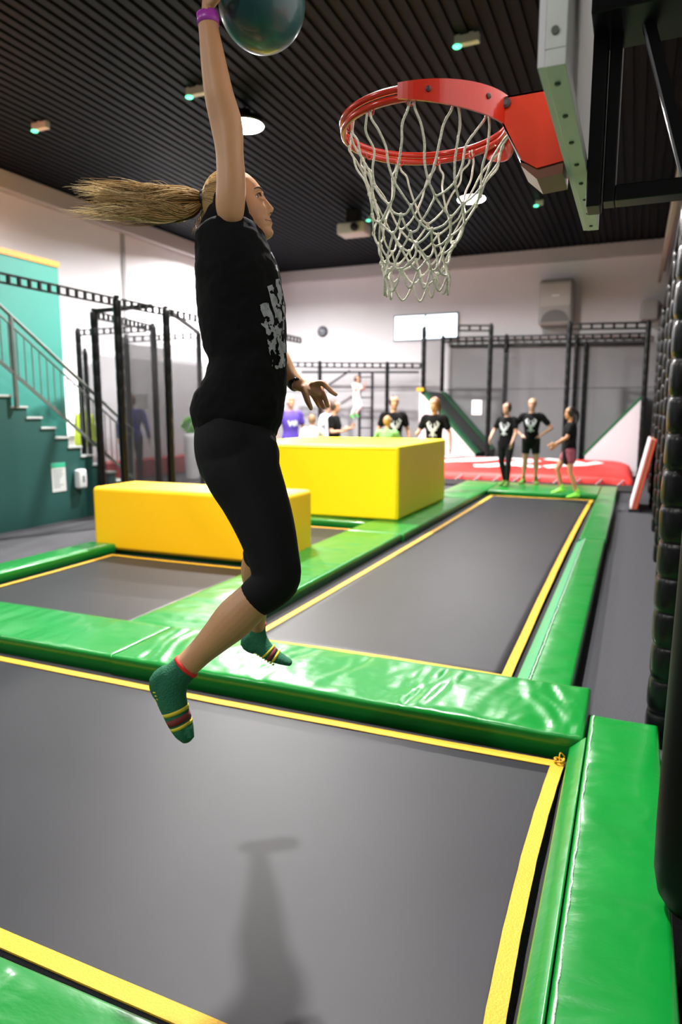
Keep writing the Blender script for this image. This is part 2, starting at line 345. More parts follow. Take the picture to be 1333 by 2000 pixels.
# ------------------------------------------------------------------ trampolines
def bed_mat():
    m = mat('trampoline_weave', (0.0145, 0.0145, 0.0185), .45, bump=.12, bscale=900, var=.3, vscale=1.4, spec=.27)
    return m
BED = bed_mat()
def trampoline(x0, x1, y0, y1, label, tw=.05, bow=.02, step=.08, hid=None):
    t = thing('trampoline', ((x0+x1)/2, (y0+y1)/2, BASE), label, 'trampoline', 'trampolines set in the floor')
    nx, ny = max(6, int((x1-x0)/step)), max(6, int((y1-y0)/step)); vs = []
    cx, cy = (x0+x1)/2, (y0+y1)/2
    def warp(x, y):
        u, v = (x-x0)/(x1-x0)*2-1, (y-y0)/(y1-y0)*2-1
        return x - u*bow*(1-v*v), y - v*bow*(1-u*u)
    for j in range(ny+1):
        for i in range(nx+1):
            x, y = x0+(x1-x0)*i/nx, y0+(y1-y0)*j/ny; u, v = i/nx*2-1, j/ny*2-1; X, Y = warp(x, y)
            vs.append((X, Y, -.018*(1-u*u)*(1-v*v)+.0015*noise.noise(Vector((x*2.5, y*2.5, 3)))))
    mb = MB(); mb.add(vs, [(j*(nx+1)+i, j*(nx+1)+i+1, (j+1)*(nx+1)+i+1, (j+1)*(nx+1)+i) for j in range(ny) for i in range(nx)])
    o = obj('bed', mb, BED, t, smooth=True); s_ = o.modifiers.new('sol', 'SOLIDIFY'); s_.thickness = .004; s_.offset = -1
    for (a, b) in (((x0, y0), (x1, y0)), ((x1, y0), (x1, y1)), ((x1, y1), (x0, y1)), ((x0, y1), (x0, y0))):
        a_, b_ = Vector((*a, 0)), Vector((*b, 0)); n = 24; inn = (b_-a_).cross(Z).normalized()*-1
        vs = []
        for i in range(n+1):
            p = a_+(b_-a_)*i/n; X, Y = warp(p.x, p.y); q = Vector((X, Y, .004+.0015*noise.noise(Vector((X*9, Y*9, 1)))))
            e = inn*random.uniform(-.0012, .0012)
            vs += [q-inn*0.004+e, q+inn*tw+e, q+inn*tw-Z*.004+e, q-inn*.004-Z*.006+e]
        fs = [(4*i+k, 4*i+(k+1) % 4, 4*i+4+(k+1) % 4, 4*i+4+k) for i in range(n) for k in range(4)] + [(0, 1, 2, 3), (4*n, 4*n+1, 4*n+2, 4*n+3)]
        mb = MB(); mb.add(vs, fs); obj('edge_strap', mb, TAPE, t)
    mb = MB(); fr = .14
    for q in ((x0-fr, x1+fr, y0-fr, y0-.0), (x0-fr, x1+fr, y1, y1+fr), (x0-fr, x0, y0, y1), (x1, x1+fr, y0, y1)): mb.box(*q, -.048, -.02)
    obj('frame', mb, DARK, t)
    return t
t = trampoline(-4.6, -0.205, 1.27, 3.10, 'large near trampoline with dark grey bed and yellow edge straps under the jumping woman', .052, .03, .06)
mb = MB(); c = Vector((-.225, 3.08, .012))
for k in range(5):
    a = random.uniform(0, 6); mb.tube([c+Vector((math.cos(a+j*1.1)*.022, math.sin(a+j*1.1)*.018, .004*j)) for j in range(5)], .004, 6)
mb.tube([c, c+Vector((.0, .03, .03)), c+Vector((.02, .035, .012))], .0025, 5)
obj('strap_knot', mb, TAPE, t, smooth=True)
trampoline(-2.45, -0.60, 4.0, 13.1, 'long trampoline lane running from the crossing pad to the three people in black', .055, .03, .12)
trampoline(-5.33, -3.42, 3.95, 5.93, 'short trampoline between the crossing pad and the small yellow box', .045, .02, .1)
trampoline(-5.33, -3.42, 7.15, 8.53, 'short trampoline between the small and the large yellow boxes', .045, .02, .1)

# ------------------------------------------------------------------ yellow boxes
t = thing('foam_box', (-4.5, 6.5, 0), 'smaller orange-yellow foam jumping box beside the near short trampoline', 'foam block', 'yellow foam boxes')
obj('cover', MB().box(-5.74, -3.27, 6.10, 6.86, .005, .735), YBOX, t, bevel=.05, bseg=5)
t = thing('foam_box', (-4.2, 10.2, .09), 'larger lemon-yellow foam jumping box behind the smaller one', 'foam block', 'yellow foam boxes')
obj('cover', MB().box(-5.5, -2.93, 8.9, 11.45, .095, 1.13), YBOX2, t, bevel=.035, bseg=4)
obj('piping', MB().tube([(-5.46, 8.898, 1.09), (-2.965, 8.898, 1.09)], .012, 6, 1, False).tube([(-2.965, 8.898, 1.09), (-2.965, 8.898, .12)], .012, 6, 1, False), YBOX2, t, smooth=True)

# ------------------------------------------------------------------ basketball hoop and board
RC = Vector((-.595, 2.01, 2.385)); RR = .232
hoop = thing('basketball_hoop', (-.2, 2.01, 2.3), 'orange-red basketball rim with spring bracket on the white board', 'basketball hoop')
def circ(r, z, n=64): return [RC+Vector((r*math.cos(2*PI*k/n), r*math.sin(2*PI*k/n), z)) for k in range(n)]
def torus(mb, r, z, tr, n=72, sg=10):
    vs, fs = [], []
    for k in range(n):
        a = 2*PI*k/n; d = Vector((math.cos(a), math.sin(a), 0))
        for j in range(sg): b = 2*PI*j/sg; vs.append(RC+d*(r+tr*math.cos(b))+Z*(z+tr*math.sin(b)))
    for k in range(n):
        for j in range(sg): fs.append((k*sg+j, k*sg+(j+1) % sg, ((k+1) % n)*sg+(j+1) % sg, ((k+1) % n)*sg+j))
    mb.add(vs, fs); return mb
obj('rim', torus(torus(MB(), RR, 0, .0095), RR+.004, .021, .0085), RED, hoop, smooth=True)
for sgn in (1, -1):                                   # curved gusset plates
    vs, fs = [], []; n = 28; a0, a1 = math.radians(5), math.radians(60 if sgn > 0 else 90)
    for i in range(n+1):
        f = i/n; a = (a0+(a1-a0)*f)*sgn; d = Vector((math.cos(a), math.sin(a), 0)); r = RR+.0115
        h1 = .024 if sgn > 0 else .034-.003*f; h0 = -.058*math.sin(PI*(.2+.8*f))**.6-.004 if sgn > 0 else -(.040-.034*f**2.2)
        for rr, z in ((r, h0), (r+.006, h0), (r+.006, h1), (r, h1)): vs.append(RC+d*rr+Z*z)
    fs = [(4*i+k, 4*i+(k+1) % 4, 4*i+4+(k+1) % 4, 4*i+4+k) for i in range(n) for k in range(4)] + [(0, 1, 2, 3), (4*n, 4*n+1, 4*n+2, 4*n+3)]
    mb = MB(); mb.add(vs, fs); obj('gusset', mb, RED, hoop)
for a in (-72, -34):
    a = math.radians(a); d = Vector((math.cos(a), math.sin(a), 0)); obj('bolt', MB().lathe(RC+d*(RR+.017)+Z*.008, [(.007, 0), (.007, .004), (.003, .006)], 12, d), mat('bolt_dark', (.06, .03, .03), .4), hoop)
# bracket housing
yb0, yb1 = 1.935, 2.085
side = [(-.385, 2.412), (-.202, 2.412), (-.202, 2.235), (-.27, 2.225), (-.31, 2.25), (-.372, 2.36)]
mb = MB()
for y in (yb0, yb1-.004): mb.prism([(x, y, z) for x, z in side], (0, .004, 0))
mb.prism([(-.385, yb0, 2.408), (-.202, yb0, 2.408), (-.202, yb0, 2.412), (-.385, yb0, 2.412)], (0, yb1-yb0, 0))
obj('bracket', mb, mat('orange_bracket', (0.66, 0.035, 0.003), .5, spec=.25), hoop)
obj('bracket_base', MB().prism([(-.205, yb0+.005, 2.24), (-.27, yb0+.005, 2.23), (-.315, yb0+.005, 2.247), (-.312, yb0+.005, 2.238), (-.27, yb0+.005, 2.2), (-.205, yb0+.005, 2.205)], (0, yb1-yb0-.01, 0)), mat('brown_metal', (.13, .045, .02), .35, .4), hoop)
obj('front_plate', MB().beam((-.374, 2.01, 2.372), (-.312, 2.01, 2.25), .15, .004, (1, 0, 0)), mat('bare_steel', (.55, .55, .56), .25, 1.0), hoop)
obj('bolt', MB().lathe((-.355, yb0, 2.395), [(.013, 0), (.013, .006), (.006, .008)], 16, (0, -1, 0)), mat('bolt_dark', (.06, .03, .03), .4), hoop)
# net
net_hook = []; NH = 12; mbh = MB(); strands = []
lev = [(0, .222, 0), (-.165, .166, .1), (-.218, .142, .3), (-.260, .122, .5), (-.298, .107, .7), (-.332, .098, .85), (-.362, .093, .95), (-.388, .090, 1)]
SH = Vector((-.022, -.01, 0))
def node(l, k):
    z, r, s = lev[l]; a = 2*PI*(k+(.5 if l % 2 else 0))/NH + .12; rnd = random.Random(l*31+(k % NH)); j = .010 if l else 0
    return RC+Vector((r*math.cos(a)*(1+.08*math.sin(3*a+l)), r*math.sin(a), z-.006))+SH*s*1.0+Vector((rnd.uniform(-j, j), rnd.uniform(-j, j), rnd.uniform(-j, j)*1.3))
netmb = MB()
for l in range(len(lev)-1):
    for k in range(NH):
        for dk in ((0, -1) if l % 2 == 0 else (0, 1)):
            p, q = node(l, k % NH), node(l+1, (k+dk) % NH); m_ = (p+q)/2
            rnd = random.Random(l*100+k*3+dk); L = (q-p).length
            if l == 0:
                u = (q-p).cross(Z).normalized(); off = u*.009*(1 if dk == 0 else -1)
                pts = [p+off*.6+Z*.012, p+off*1.2-Z*.02, p*.72+q*.28+off*1.5, m_+off*.8+Vector((rnd.uniform(-.012, .012), rnd.uniform(-.012, .012), 0)), p*.25+q*.75, q]
            else: pts = [p, m_+Vector((rnd.uniform(-.005, .005), rnd.uniform(-.005, .005), -.006)), q]
            netmb.tube(pts, .0031, 6, 4)
        if l: netmb.ell(node(l, k), Vector((.0055, 0, 0)), Vector((0, .0055, 0)), Vector((0, 0, .0075)), 8, 6)
    if l == len(lev)-2:
        for k in range(NH):
            p, q = node(l+1, k), node(l+1, (k+1) % NH); m_ = (p+q)/2
            netmb.tube([p, p*.75+q*.25-Z*.035, m_-Z*.05, p*.25+q*.75-Z*.035, q], .0031, 6, 4)
obj('net', netmb, ROPE, hoop, smooth=True)
for k in range(NH):
    a = 2*PI*k/NH+.12; d = Vector((math.cos(a), math.sin(a), 0)); p = RC+d*(RR-.006)
    u = d.cross(Z); obj('net_hook', MB().tube([p+u*.012, p-Z*.012+u*.009-d*.003, p-Z*.016-d*.003, p-Z*.012-u*.009-d*.003, p-u*.012], .0025, 6), RED, hoop, smooth=True)

board = thing('backboard', (-.17, 2.01, 2.22), 'white basketball backboard seen edge-on from below at the upper right', 'backboard')
bx0, bx1, by0, by1, bz0, bz1 = -.200, -.150, 1.39, 2.63, 2.22, 3.12
mb = MB(); th = .012
obj('panel', MB().box(bx0, bx0+.012, by0, by1, bz0+.002, bz1), WHITE, board)
fm = mat('board_edge_green_tint', (.62, .66, .62), .38, bump=.05)  # white edge; green bounce from the pads is put into the tint
mb = MB(); mb.box(bx0+.012, bx1, by0, by1, bz0, bz0+.03).box(bx0+.012, bx1, by0, by1, bz1-.03, bz1).box(bx0+.012, bx1, by0, by0+.03, bz0+.03, bz1-.03).box(bx0+.012, bx1, by1-.03, by1, bz0+.03, bz1-.03)
obj('rim_frame', mb, fm, board, bevel=.002)
for i in range(8):
    y = by0+.07+i*.157; obj('screw', MB().lathe(((bx0+bx1)/2+.004, y, bz0-.0005), [(.006, 0), (.006, -.002), (.004, -.004)], 12), mat('screw_dark', (.05, .07, .05), .4), board)
obj('screw', MB().lathe(((bx0+bx1)/2+.004, by0-.0005, 2.28), [(.007, 0), (.007, .003)], 14, (0, -1, 0)), MATS['screw_dark'], board)
# support frame
sf = thing('backboard_support', (0, 2.2, 2.13), 'black square steel frame carrying the backboard', 'steel frame')
def bar(n, *a): obj(n, MB().box(*a), STEEL, sf, bevel=.004)
bar('upright', -.148, -.112, 1.97, 2.06, 2.125, 3.3)
bar('upright', -.108, -.078, 1.98, 2.05, 2.135, 3.3)
bar('lower_tube', -.078, .42, 1.98, 2.05, 2.135, 2.175)
bar('upper_tube', -.148, .42, 1.86, 2.06, 2.53, 2.75)
bar('upper_tube', -.148, .42, 1.86, 2.06, 2.85, 3.0)
obj('brace', MB().beam((-.03, 1.97, 2.56), (.10, 2.01, 2.14), .02, .03), STEEL, sf)
obj('brace_edge', MB().beam((-.043, 1.955, 2.56), (.083, 1.995, 2.15), .005, .005), mat('bare_steel', (.55, .55, .56), .25, 1), sf)
bar('lower_tube', .33, .40, 1.7, 3.6, 2.13, 2.2)

# ------------------------------------------------------------------ padded posts on the right
def ribbed_post(cx, cy, h, r, label, seg=.17, sgs=20, group='ribbed black padded posts', ph=0):
    t = thing('padded_post', (cx, cy, -.05), label, 'padded post', group)
    prof = []; z = -.05+.0
    while z < h:
        for f, q in ((0, .86), (.06, .94), (.2, .99), (.5, 1.0), (.8, .985), (.94, .93)): prof.append((r*q, min(h, z+seg*f)))
        z += seg
    prof.append((r*.5, h)); c = Vector((cx, cy, 0))
    # rounded-square section
    vs, fs = [], []
    for (rr, hh) in prof:
        wx = .006*noise.noise(Vector((cx*5, cy*5, hh*3)))
        for k in range(sgs):
            a = 2*PI*k/sgs; cc, s_ = math.cos(a), math.sin(a); cc = math.copysign(abs(cc)**.7, cc); s_ = math.copysign(abs(s_)**.7, s_)
            vs.append((cx+rr*cc+wx, cy+rr*s_, hh))
    L = len(prof); fs = [(i*sgs+k, i*sgs+(k+1) % sgs, (i+1)*sgs+(k+1) % sgs, (i+1)*sgs+k) for i in range(L-1) for k in range(sgs)]; fs += [list(range(sgs))[::-1], [(L-1)*sgs+k for k in range(sgs)]]
    mb = MB(); mb.add(vs, fs); obj('padding', mb, PADBLK, t, smooth=True)
    obj('pole', MB().lathe((cx, cy, h-.05), [(.03, 0), (.03, .2)], 12), STEEL, t, smooth=True)
    return t
rows = [(.245, 3.62, 'thick ribbed black post standing at the corner of the right pad, nearest of its row'), (.30, 4.9, 'ribbed black post, second of the row along the right side'),
        (.335, 6.4, 'ribbed black post, third of the row along the right side'), (.365, 8.2, 'ribbed black post, fourth of the row along the right side'), (.39, 10.3, 'ribbed black post, fifth of the row along the right side'),
        (.40, 12.7, 'ribbed black post behind the leaning mat'), (.42, 15.2, 'ribbed black post beyond the leaning mat')]
for i, (cx, cy, L) in enumerate(rows): ribbed_post(cx, cy, 3.25, .105 if i == 0 else .085, L, .172 if i < 3 else .2)
t = thing('padded_post', (.245, 2.1, .125), 'smooth black padded post at the right edge, closest to the camera', 'padded post')
obj('padding', MB().lathe((.245, 2.1, .127), [(.03, 0), (.075, .01), (.10, .05), (.113, .12), (.115, .25), (.112, .6), (.105, 1.0), (.10, 1.6), (.10, 1.8), (.09, 1.83)], 36), mat('smooth_black', (.003, .004, .0035), .5, spec=.12), t, smooth=True)
obj('pole', MB().lathe((.245, 2.1, 1.95), [(.03, 0), (.03, .2)], 12), STEEL, t)
NET = net_mat('black_netting', (.012, .012, .014), .62)
NETG = net_mat('grey_netting', (.03, .03, .034), .40)
def net_panel(a, b, z0, z1, label, m, group='safety nets'):
    a, b = Vector(a), Vector(b); n = 12; vs = []
    u = (b-a).cross(Z).normalized()
    for i in range(n+1):
        for j in range(5):
            f = i/n; q = a+(b-a)*f+u*.03*math.sin(f*17+j); vs.append((q.x, q.y, z0+(z1-z0)*j/4))
    mb = MB(); mb.add(vs, [(i*5+j, (i+1)*5+j, (i+1)*5+j+1, i*5+j+1) for i in range(n) for j in range(4)])
    return tag(obj('safety_net', mb, m, smooth=True), label, 'net', group)
def rung_beam(mb, a, b):
    a, b = Vector(a), Vector(b); far = a.y > 15; h, w, sp, q = (.13, .10, .24, .045) if far else (.10, .05, .15, .024); mb.beam(a, b, w*.55, q); mb.beam(a-Z*h, b-Z*h, w*.55, q); L = (b-a).length; n = max(2, int(L/sp))
    for i in range(n+1): p = a+(b-a)*i/n; mb.beam(p, p-Z*h, .035, .035 if not far else .06)
for i in range(len(rows)-1):
    (x0, y0, _), (x1, y1, _) = rows[i], rows[i+1]
    net_panel((x0+.02, y0, 0), (x1+.02, y1, 0), 0.0, 3.15, ['black net between the two nearest ribbed posts on the right', 'black net between the second and third ribbed posts', 'black net between the third and fourth ribbed posts', 'black net between the fourth and fifth ribbed posts', 'black net between the fifth ribbed post and the leaning mat', 'black net behind the leaning mat'][i], NET)
tag(obj('overhead_beam', MB().beam((.25, 2.1, 3.28), (.42, 17.9, 3.28), .06), STEEL), 'black steel beam joining the tops of the right row of posts', 'beam', 'net beams')
# leaning mat
t = thing('crash_mat', (.12, 12.4, -.05), 'white crash mat with red edges leaning against the right posts', 'crash mat')
def slab(dx0, dx1, m, n, y0=12.15, y1=13.3):
    d = Vector((.235, 0, 1.16)); nrm = Vector((1.16, 0, -.235)).normalized(); b = Vector((.02, y0, 0))
    obj(n, MB().prism([b+nrm*dx0, b+nrm*dx1, b+nrm*dx1+d, b+nrm*dx0+d], (0, y1-y0, 0)), m, t, bevel=.008)
slab(0, .03, WHITE, 'white_face'); slab(.03, .055, mat('mat_red', (.7, .05, .02), .5), 'red_edge', 12.14); slab(.055, .085, mat('mat_tan', (.45, .30, .16), .6), 'tan_core'); slab(.085, .11, MATS['mat_red'], 'red_edge', 12.14)
obj('foot', MB().box(-.0, .17, 12.12, 13.3, -.05, .0), BLACK, t)

# ------------------------------------------------------------------ far end: airbag, ramps, nets
AB = (-8.2, .05, 16.25, 18.35)
ab = thing('airbag', (-4, 17.3, -.05), 'red landing airbag with white lettering in front of the far ramps', 'airbag')
rm = mat('airbag_red', (.78, .035, .03), .5, bump=.4, bscale=3)
def pillow(x0, x1, y0, y1, z0, z1, nx=90, ny=22):
    vs = []
    for j in range(ny+1):
        for i in range(nx+1):
            x, y = x0+(x1-x0)*i/nx, y0+(y1-y0)*j/ny; u, v = i/nx*2-1, j/ny*2-1
            e = (1-abs(u)**14)*(1-abs(v)**6); z = z0+(z1-z0)*max(0, e)**.35*(.62+.38*v)+.03*noise.noise(Vector((x*1.3, y*2, 1)))*e
            vs.append((x, y, z))
    n = len(vs); w_ = nx+1
    loop = [i for i in range(nx+1)] + [j*w_+nx for j in range(1, ny+1)] + [ny*w_+i for i in range(nx-1, -1, -1)] + [j*w_ for j in range(ny-1, 0, -1)]
    for l in loop: v = vs[l]; vs.append((v[0], v[1], -.05))
    m_ = len(loop); fs = [(j*w_+i, j*w_+i+1, (j+1)*w_+i+1, (j+1)*w_+i) for j in range(ny) for i in range(nx)] + [(loop[i], n+i, n+(i+1) % m_, loop[(i+1) % m_]) for i in range(m_)]
    mb = MB(); mb.add(vs, fs); return mb
abo = obj('bag', pillow(*AB, .08, .46), rm, ab, smooth=True)
def ribbon2d(pts, w, n=10):                       # flat ribbon along 2D pts -> verts in (x,y)
    P = []
    for i in range(len(pts)-1):
        for k in range(n): f = k/n; P.append(Vector(pts[i])*(1-f)+Vector(pts[i+1])*f)
    P.append(Vector(pts[-1])); vs = []
    for i, p in enumerate(P):
        t_ = (P[min(i+1, len(P)-1)]-P[max(i-1, 0)]).normalized(); nn = Vector((-t_.y, t_.x)); ww = w[0]+(w[1]-w[0])*i/(len(P)-1) if isinstance(w, tuple) else w
        for f in (-1, -.33, .33, 1): vs.append(p+nn*ww/2*f)
    fs = [(4*i+k, 4*i+k+1, 4*i+4+k+1, 4*i+4+k) for i in range(len(P)-1) for k in range(3)]
    return vs, fs
gm = MB()
for pts, w_ in (([(-4.9, 17.0), (-3.9, 17.5), (-2.9, 17.9), (-2.2, 17.6), (-2.9, 17.1), (-3.6, 16.9)], .32), ([(-4.6, 17.9), (-3.6, 18.1), (-2.6, 18.15)], .2),
                ([(-2.0, 17.9), (-1.2, 17.6), (-.95, 17.25)], .25), ([(-1.9, 16.95), (-1.5, 17.2), (-1.0, 17.35), (-.7, 17.7)], .28), ([(-6.4, 17.0), (-5.6, 17.7), (-5.1, 18.0)], .35), ([(-3.3, 16.85), (-2.6, 17.1), (-2.0, 16.9)], .2)):
    vs, fs = ribbon2d(pts, w_); gm.add([(v.x, v.y, .9) for v in vs], fs)
g = obj('white_graphic', gm, mat('graphic_white', (.85, .82, .82), .5), ab, normals=False)
sw = g.modifiers.new('wrap', 'SHRINKWRAP'); sw.target = abo; sw.wrap_method = 'PROJECT'; sw.use_project_z = True; sw.use_negative_direction = True; sw.use_positive_direction = False; sw.offset = .012
for i in range(18):
    x = -7.9+i*.45; obj('strap', MB().beam((x, 16.0, -.02), (x+.12, 16.24, .08), .03), mat('strap_grey', (.25, .25, .27), .6), ab)
struct('trim_6', MB().box(-8.4, .1, 14.95, 16.2, -.05, -.01), DARK, 'dark strip of floor in front of the red airbag')

YR0, YR1 = 18.45, YF-.02
def ramp(a, b, sgn, label):                       # a: high point (x,z), b: low point
    t = thing('trampoline_ramp', ((a[0]+b[0])/2, YR0, -.05), label, 'ramp', 'slanted trampoline ramps')
    gm_ = mat('ramp_green', (.006, .10, .035), .5); d = (Vector((b[0], 0, b[1]))-Vector((a[0], 0, a[1]))); n = Vector((-d.z, 0, d.x)).normalized()
    if n.z < 0: n = -n
    obj('side_panel', MB().prism([(a[0], YR0, a[1]), (a[0], YR0, 0), (b[0], YR0, 0), (b[0], YR0, b[1])], (0, .08, 0)), mat('ramp_white', (.62, .60, .64), .5), t)
    obj('body', MB().prism([(a[0], YR0+.08, a[1]-.02), (a[0], YR0+.08, 0), (b[0], YR0+.08, 0), (b[0], YR0+.08, b[1]-.02)], (0, YR1-YR0-.08, 0)), DARK, t)
    A_, B_ = Vector((a[0], 0, a[1])), Vector((b[0], 0, b[1]))
    def strip(y0, y1, h, m, nm): obj(nm, MB().prism([A_+Vector((0, y0, 0)), B_+Vector((0, y0, 0)), B_+Vector((0, y0, 0))+n*h, A_+Vector((0, y0, 0))+n*h], (0, y1-y0, 0)), m, t)
    strip(YR0+.01, YR0+.5, .07, gm_, 'edge_pad'); strip(YR1-.5, YR1, .07, gm_, 'edge_pad'); strip(YR0+.5, YR1-.5, .03, mat('ramp_bed', (.03, .035, .033), .5), 'bed')
    return t
ta = ony(820, 764, YR0); tb = ony(928, 888, YR0)
t = ramp((ta.x, ta.z), (tb.x, max(.1, tb.z)), 1, 'slanted trampoline ramp with green edges and white side on the left of the far wall')
obj('top_cap', MB().box(ta.x-.08, ta.x+.12, YR0-.03, YR0+.15, ta.z, ta.z+.09), TAPE, t)
ta2 = ony(1264, 770, YR0); tb2 = ony(1143, 890, YR0)
ramp((ta2.x, ta2.z), (tb2.x, max(.1, tb2.z)), -1, 'slanted trampoline ramp with a white side in the right far corner')

def post(px, py, Y, zb, label, w=.13, topz=None, name='net_post', group='black net posts', lean=0):
    p = ony(px, py, Y); tz = topz or p.z
    t = thing(name, (p.x, Y, zb), label, 'post', group)
    mb = MB(); n = int((tz-zb)/.25)
    prof = []
    for i in range(n):
        for f, q in ((0, .92), (.15, 1), (.85, 1), (.98, .92)): prof.append((w/2*q, zb+(tz-zb)*(i+f)/n))
    obj('padding', MB().lathe((p.x, Y, 0), prof, 14), PADBLK, t, smooth=True)
    obj('cap', MB().lathe((p.x, Y, tz-.01), [(w*.3, 0), (w*.3, .04)], 12), STEEL, t)
    return p
p1 = post(829, 640, 18.5, 2.05, 'tall black post rising from the top of the left ramp')
p2 = post(866, 656, 21.0, 2.2, 'black post at the back of the left ramp top', .12)
p3 = post(960, 634, 18.4, -.05, 'black post at the right foot of the left ramp')
p4 = post(990, 655, 21.0, -.05, 'black post on the far wall behind the person in leggings')
p5 = post(1114, 630, 18.4, -.05, 'tall black post behind the person in pink shorts')
p6 = post(1128, 655, 21.0, -.05, 'black post just right of the tallest far post', .12)
p7 = post(1146, 670, 21.1, -.05, 'thinner dark post left of the right ramp', .12)
p8 = post(1268, 628, 18.4, -.05, 'black post at the right end of the far row of nets')
p9 = post(757, 708, 19.6, -.05, 'black post behind the bearded person in a black shirt', .12)
p10 = post(625, 706, 19.6, -.05, 'black post behind the child in the white shirt', .12)
def rail_between(name, a, b, label, fancy=True):
    mb = MB()
    if fancy: rung_beam(mb, a, b)
    else: mb.beam(a, b, .06)
    tag(obj(name, mb, STEEL), label, 'beam', 'net beams')
rail_between('overhead_beam', ony(897, 636, 18.4), ony(960, 636, 18.4), 'short black ladder beam joining the window side to the post right of the left ramp')
rail_between('overhead_beam', ony(1114, 633, 18.4), ony(1268, 630, 18.4), 'black ladder beam in front of the grey air heater, uppermost of the three')
rail_between('overhead_beam', ony(866, 660, 21.0), ony(1268, 651, 21.0), 'black ladder beam on the far wall below the uppermost one')
rail_between('overhead_beam', ony(880, 676, 21.12), ony(1265, 672, 21.12), 'dark beam at the upper edge of the grey far netting', False)
rail_between('overhead_beam', ony(555, 708, 19.6), ony(822, 710, 19.6), 'black ladder beam below the round clock')
rail_between('overhead_beam', ony(590, 727, 20.6), ony(818, 727, 20.6), 'dark blue-black bar below the ladder beam under the clock', False)
tag(obj('brace_bar', MB().beam(ony(643, 752, 20.5), ony(684, 724, 20.5), .05), STEEL), 'thin slanting brace bar behind the climbing child', 'bar')
net_panel((ony(880, 676, 21.1).x, 21.08, 0), (ony(1265, 676, 21.1).x, 21.08, 0), .2, ony(900, 676, 21.1).z, 'grey net hanging against the far wall between the ramps', NETG)
net_panel((ony(960, 634, 18.42).x, 18.42, 0), (ony(1114, 634, 18.42).x, 18.42, 0), .3, 3.1, 'net between the far black posts behind the three people', net_mat('pale_netting', (.12, .12, .13), .10))
net_panel((p1.x, 18.5, 0), (p2.x, 21.0, 0), 2.1, p1.z-.05, 'black net between the two posts on top of the left ramp', NETG)
net_panel((p8.x, 18.4, 0), (p8.x+.02, 21.1, 0), 0, p8.z-.1, 'black net along the right side of the right ramp', NET)
net_panel((ony(400, 712, 19.62).x, 19.62, 0), (ony(822, 712, 19.62).x, 19.62, 0), 0, p9.z-.1, 'grey net hanging under the clock behind the group of people', net_mat('mid_netting', (.03, .03, .034), .34))
struct('trim_7', MB().box(XL, XR, YF-.015, YF, ony(900, 760, YF).z-.03, ony(900, 760, YF).z), mat('wainscot', (.36, .355, .375), .7), 'thin grey joint line along the far wall')
# ladder frame
t = thing('ladder', (p9.x-.5, 19.4, -.05), 'narrow black ladder behind the climbing child', 'ladder')
la, lb = ony(703, 727, 19.3), ony(728, 727, 19.3)
obj('side_rail', MB().beam(la, (la.x, 19.3, -.05), .06), STEEL, t); obj('side_rail', MB().beam(lb, (lb.x, 19.3, -.05), .06), STEEL, t)
for k in range(9): z = .2+k*.3; obj('rung', MB().beam((la.x, 19.3, z), (lb.x, 19.3, z), .03), STEEL, t)
p = ony(932, 796, 18.36); tag(obj('notice', MB().box(p.x-.13, p.x+.13, 18.34, 18.36, p.z-.19, p.z+.19), mat('paper', (.9, .9, .9), .6), bevel=.02), 'white notice hanging on the far net left of the three people', 'notice')

# ------------------------------------------------------------------ left: stairs and green box
GX = -7.86
dg = mat('dark_green_wall', (.007, .058, .052), .55, var=.05); lg = mat('light_green_wall', (.03, .20, .165), .6, var=.05)
st = thing('staircase', (GX-.55, 7, -.05), 'staircase with dark green side and grey railing on the left', 'staircase')
stepY = 9.66; run = .2475; rise = .15; n = 12
poly = [(GX, 4.5, -.05), (GX, stepY, -.05)]
z = .14; y = stepY; pts = [(GX, y, z)]
nosings = []
for i in range(18):
    nosings.append((y, z)); pts.append((GX, y-run, z)); z += rise; pts.append((GX, y-run, z)); y -= run
pts.append((GX, 4.5, z)); 
obj('side_wall', MB().prism(poly+pts, (-1.05, 0, 0)), dg, st)
for (yy, zz) in nosings: obj('tread', MB().box(GX-1.05, GX+.02, yy-run-.02, yy+.015, zz, zz+.03), mat('tread_grey', (.34, .36, .35), .6), st, bevel=.004)
rl = mat('rail_grey', (.14, .16, .15), .4, .5)
a = Vector((GX+.05, 6.2, 0)); 
r0, r1 = onx(0, 597, GX+.05), onx(222, 805, GX+.05); r1 = r0+(r1-r0)*((9.34-r0.y)/(r1.y-r0.y)); b0, b1 = onx(0, 706, GX+.05), onx(190, 872, GX+.05)
def lerpz(p, q, y): return p.z+(q.z-p.z)*(y-p.y)/(q.y-p.y)
obj('handrail', MB().tube([Vector((GX+.05, 5.2, lerpz(r0, r1, 5.2))), r1], .024, 10, 1, False), rl, st, smooth=True)
obj('mid_rail', MB().tube([Vector((GX+.05, 5.2, lerpz(r0, r1, 5.2)-.13)), r1-Z*.13], .014, 8, 1, False), rl, st, smooth=True)
obj('bottom_rail', MB().beam(Vector((GX+.05, 5.2, lerpz(b0, b1, 5.2))), Vector((GX+.05, 9.3, lerpz(b0, b1, 9.3))), .03, .04), rl, st)
for yy in (6.98, 9.3):
    obj('newel', MB().beam((GX+.05, yy, lerpz(r0, r1, yy)), (GX+.05, yy, lerpz(b0, b1, yy)-.45 if yy < 8 else max(.0, lerpz(b0, b1, yy)-.25)), .045), rl, st)
yy = 5.3
while yy < 9.28:
    obj('baluster', MB().tube([(GX+.05, yy, lerpz(r0, r1, yy)-.13), (GX+.05, yy, lerpz(b0, b1, yy))], .009, 6, 1, False), rl, st); yy += .125
gx2 = GX-1.1
e = onx(113, 523, gx2)
struct('wall_stairwell', MB().box(gx2-2.6, gx2, 2.5, e.y, -.05, e.z), lg, 'light green wall beside the stairs')
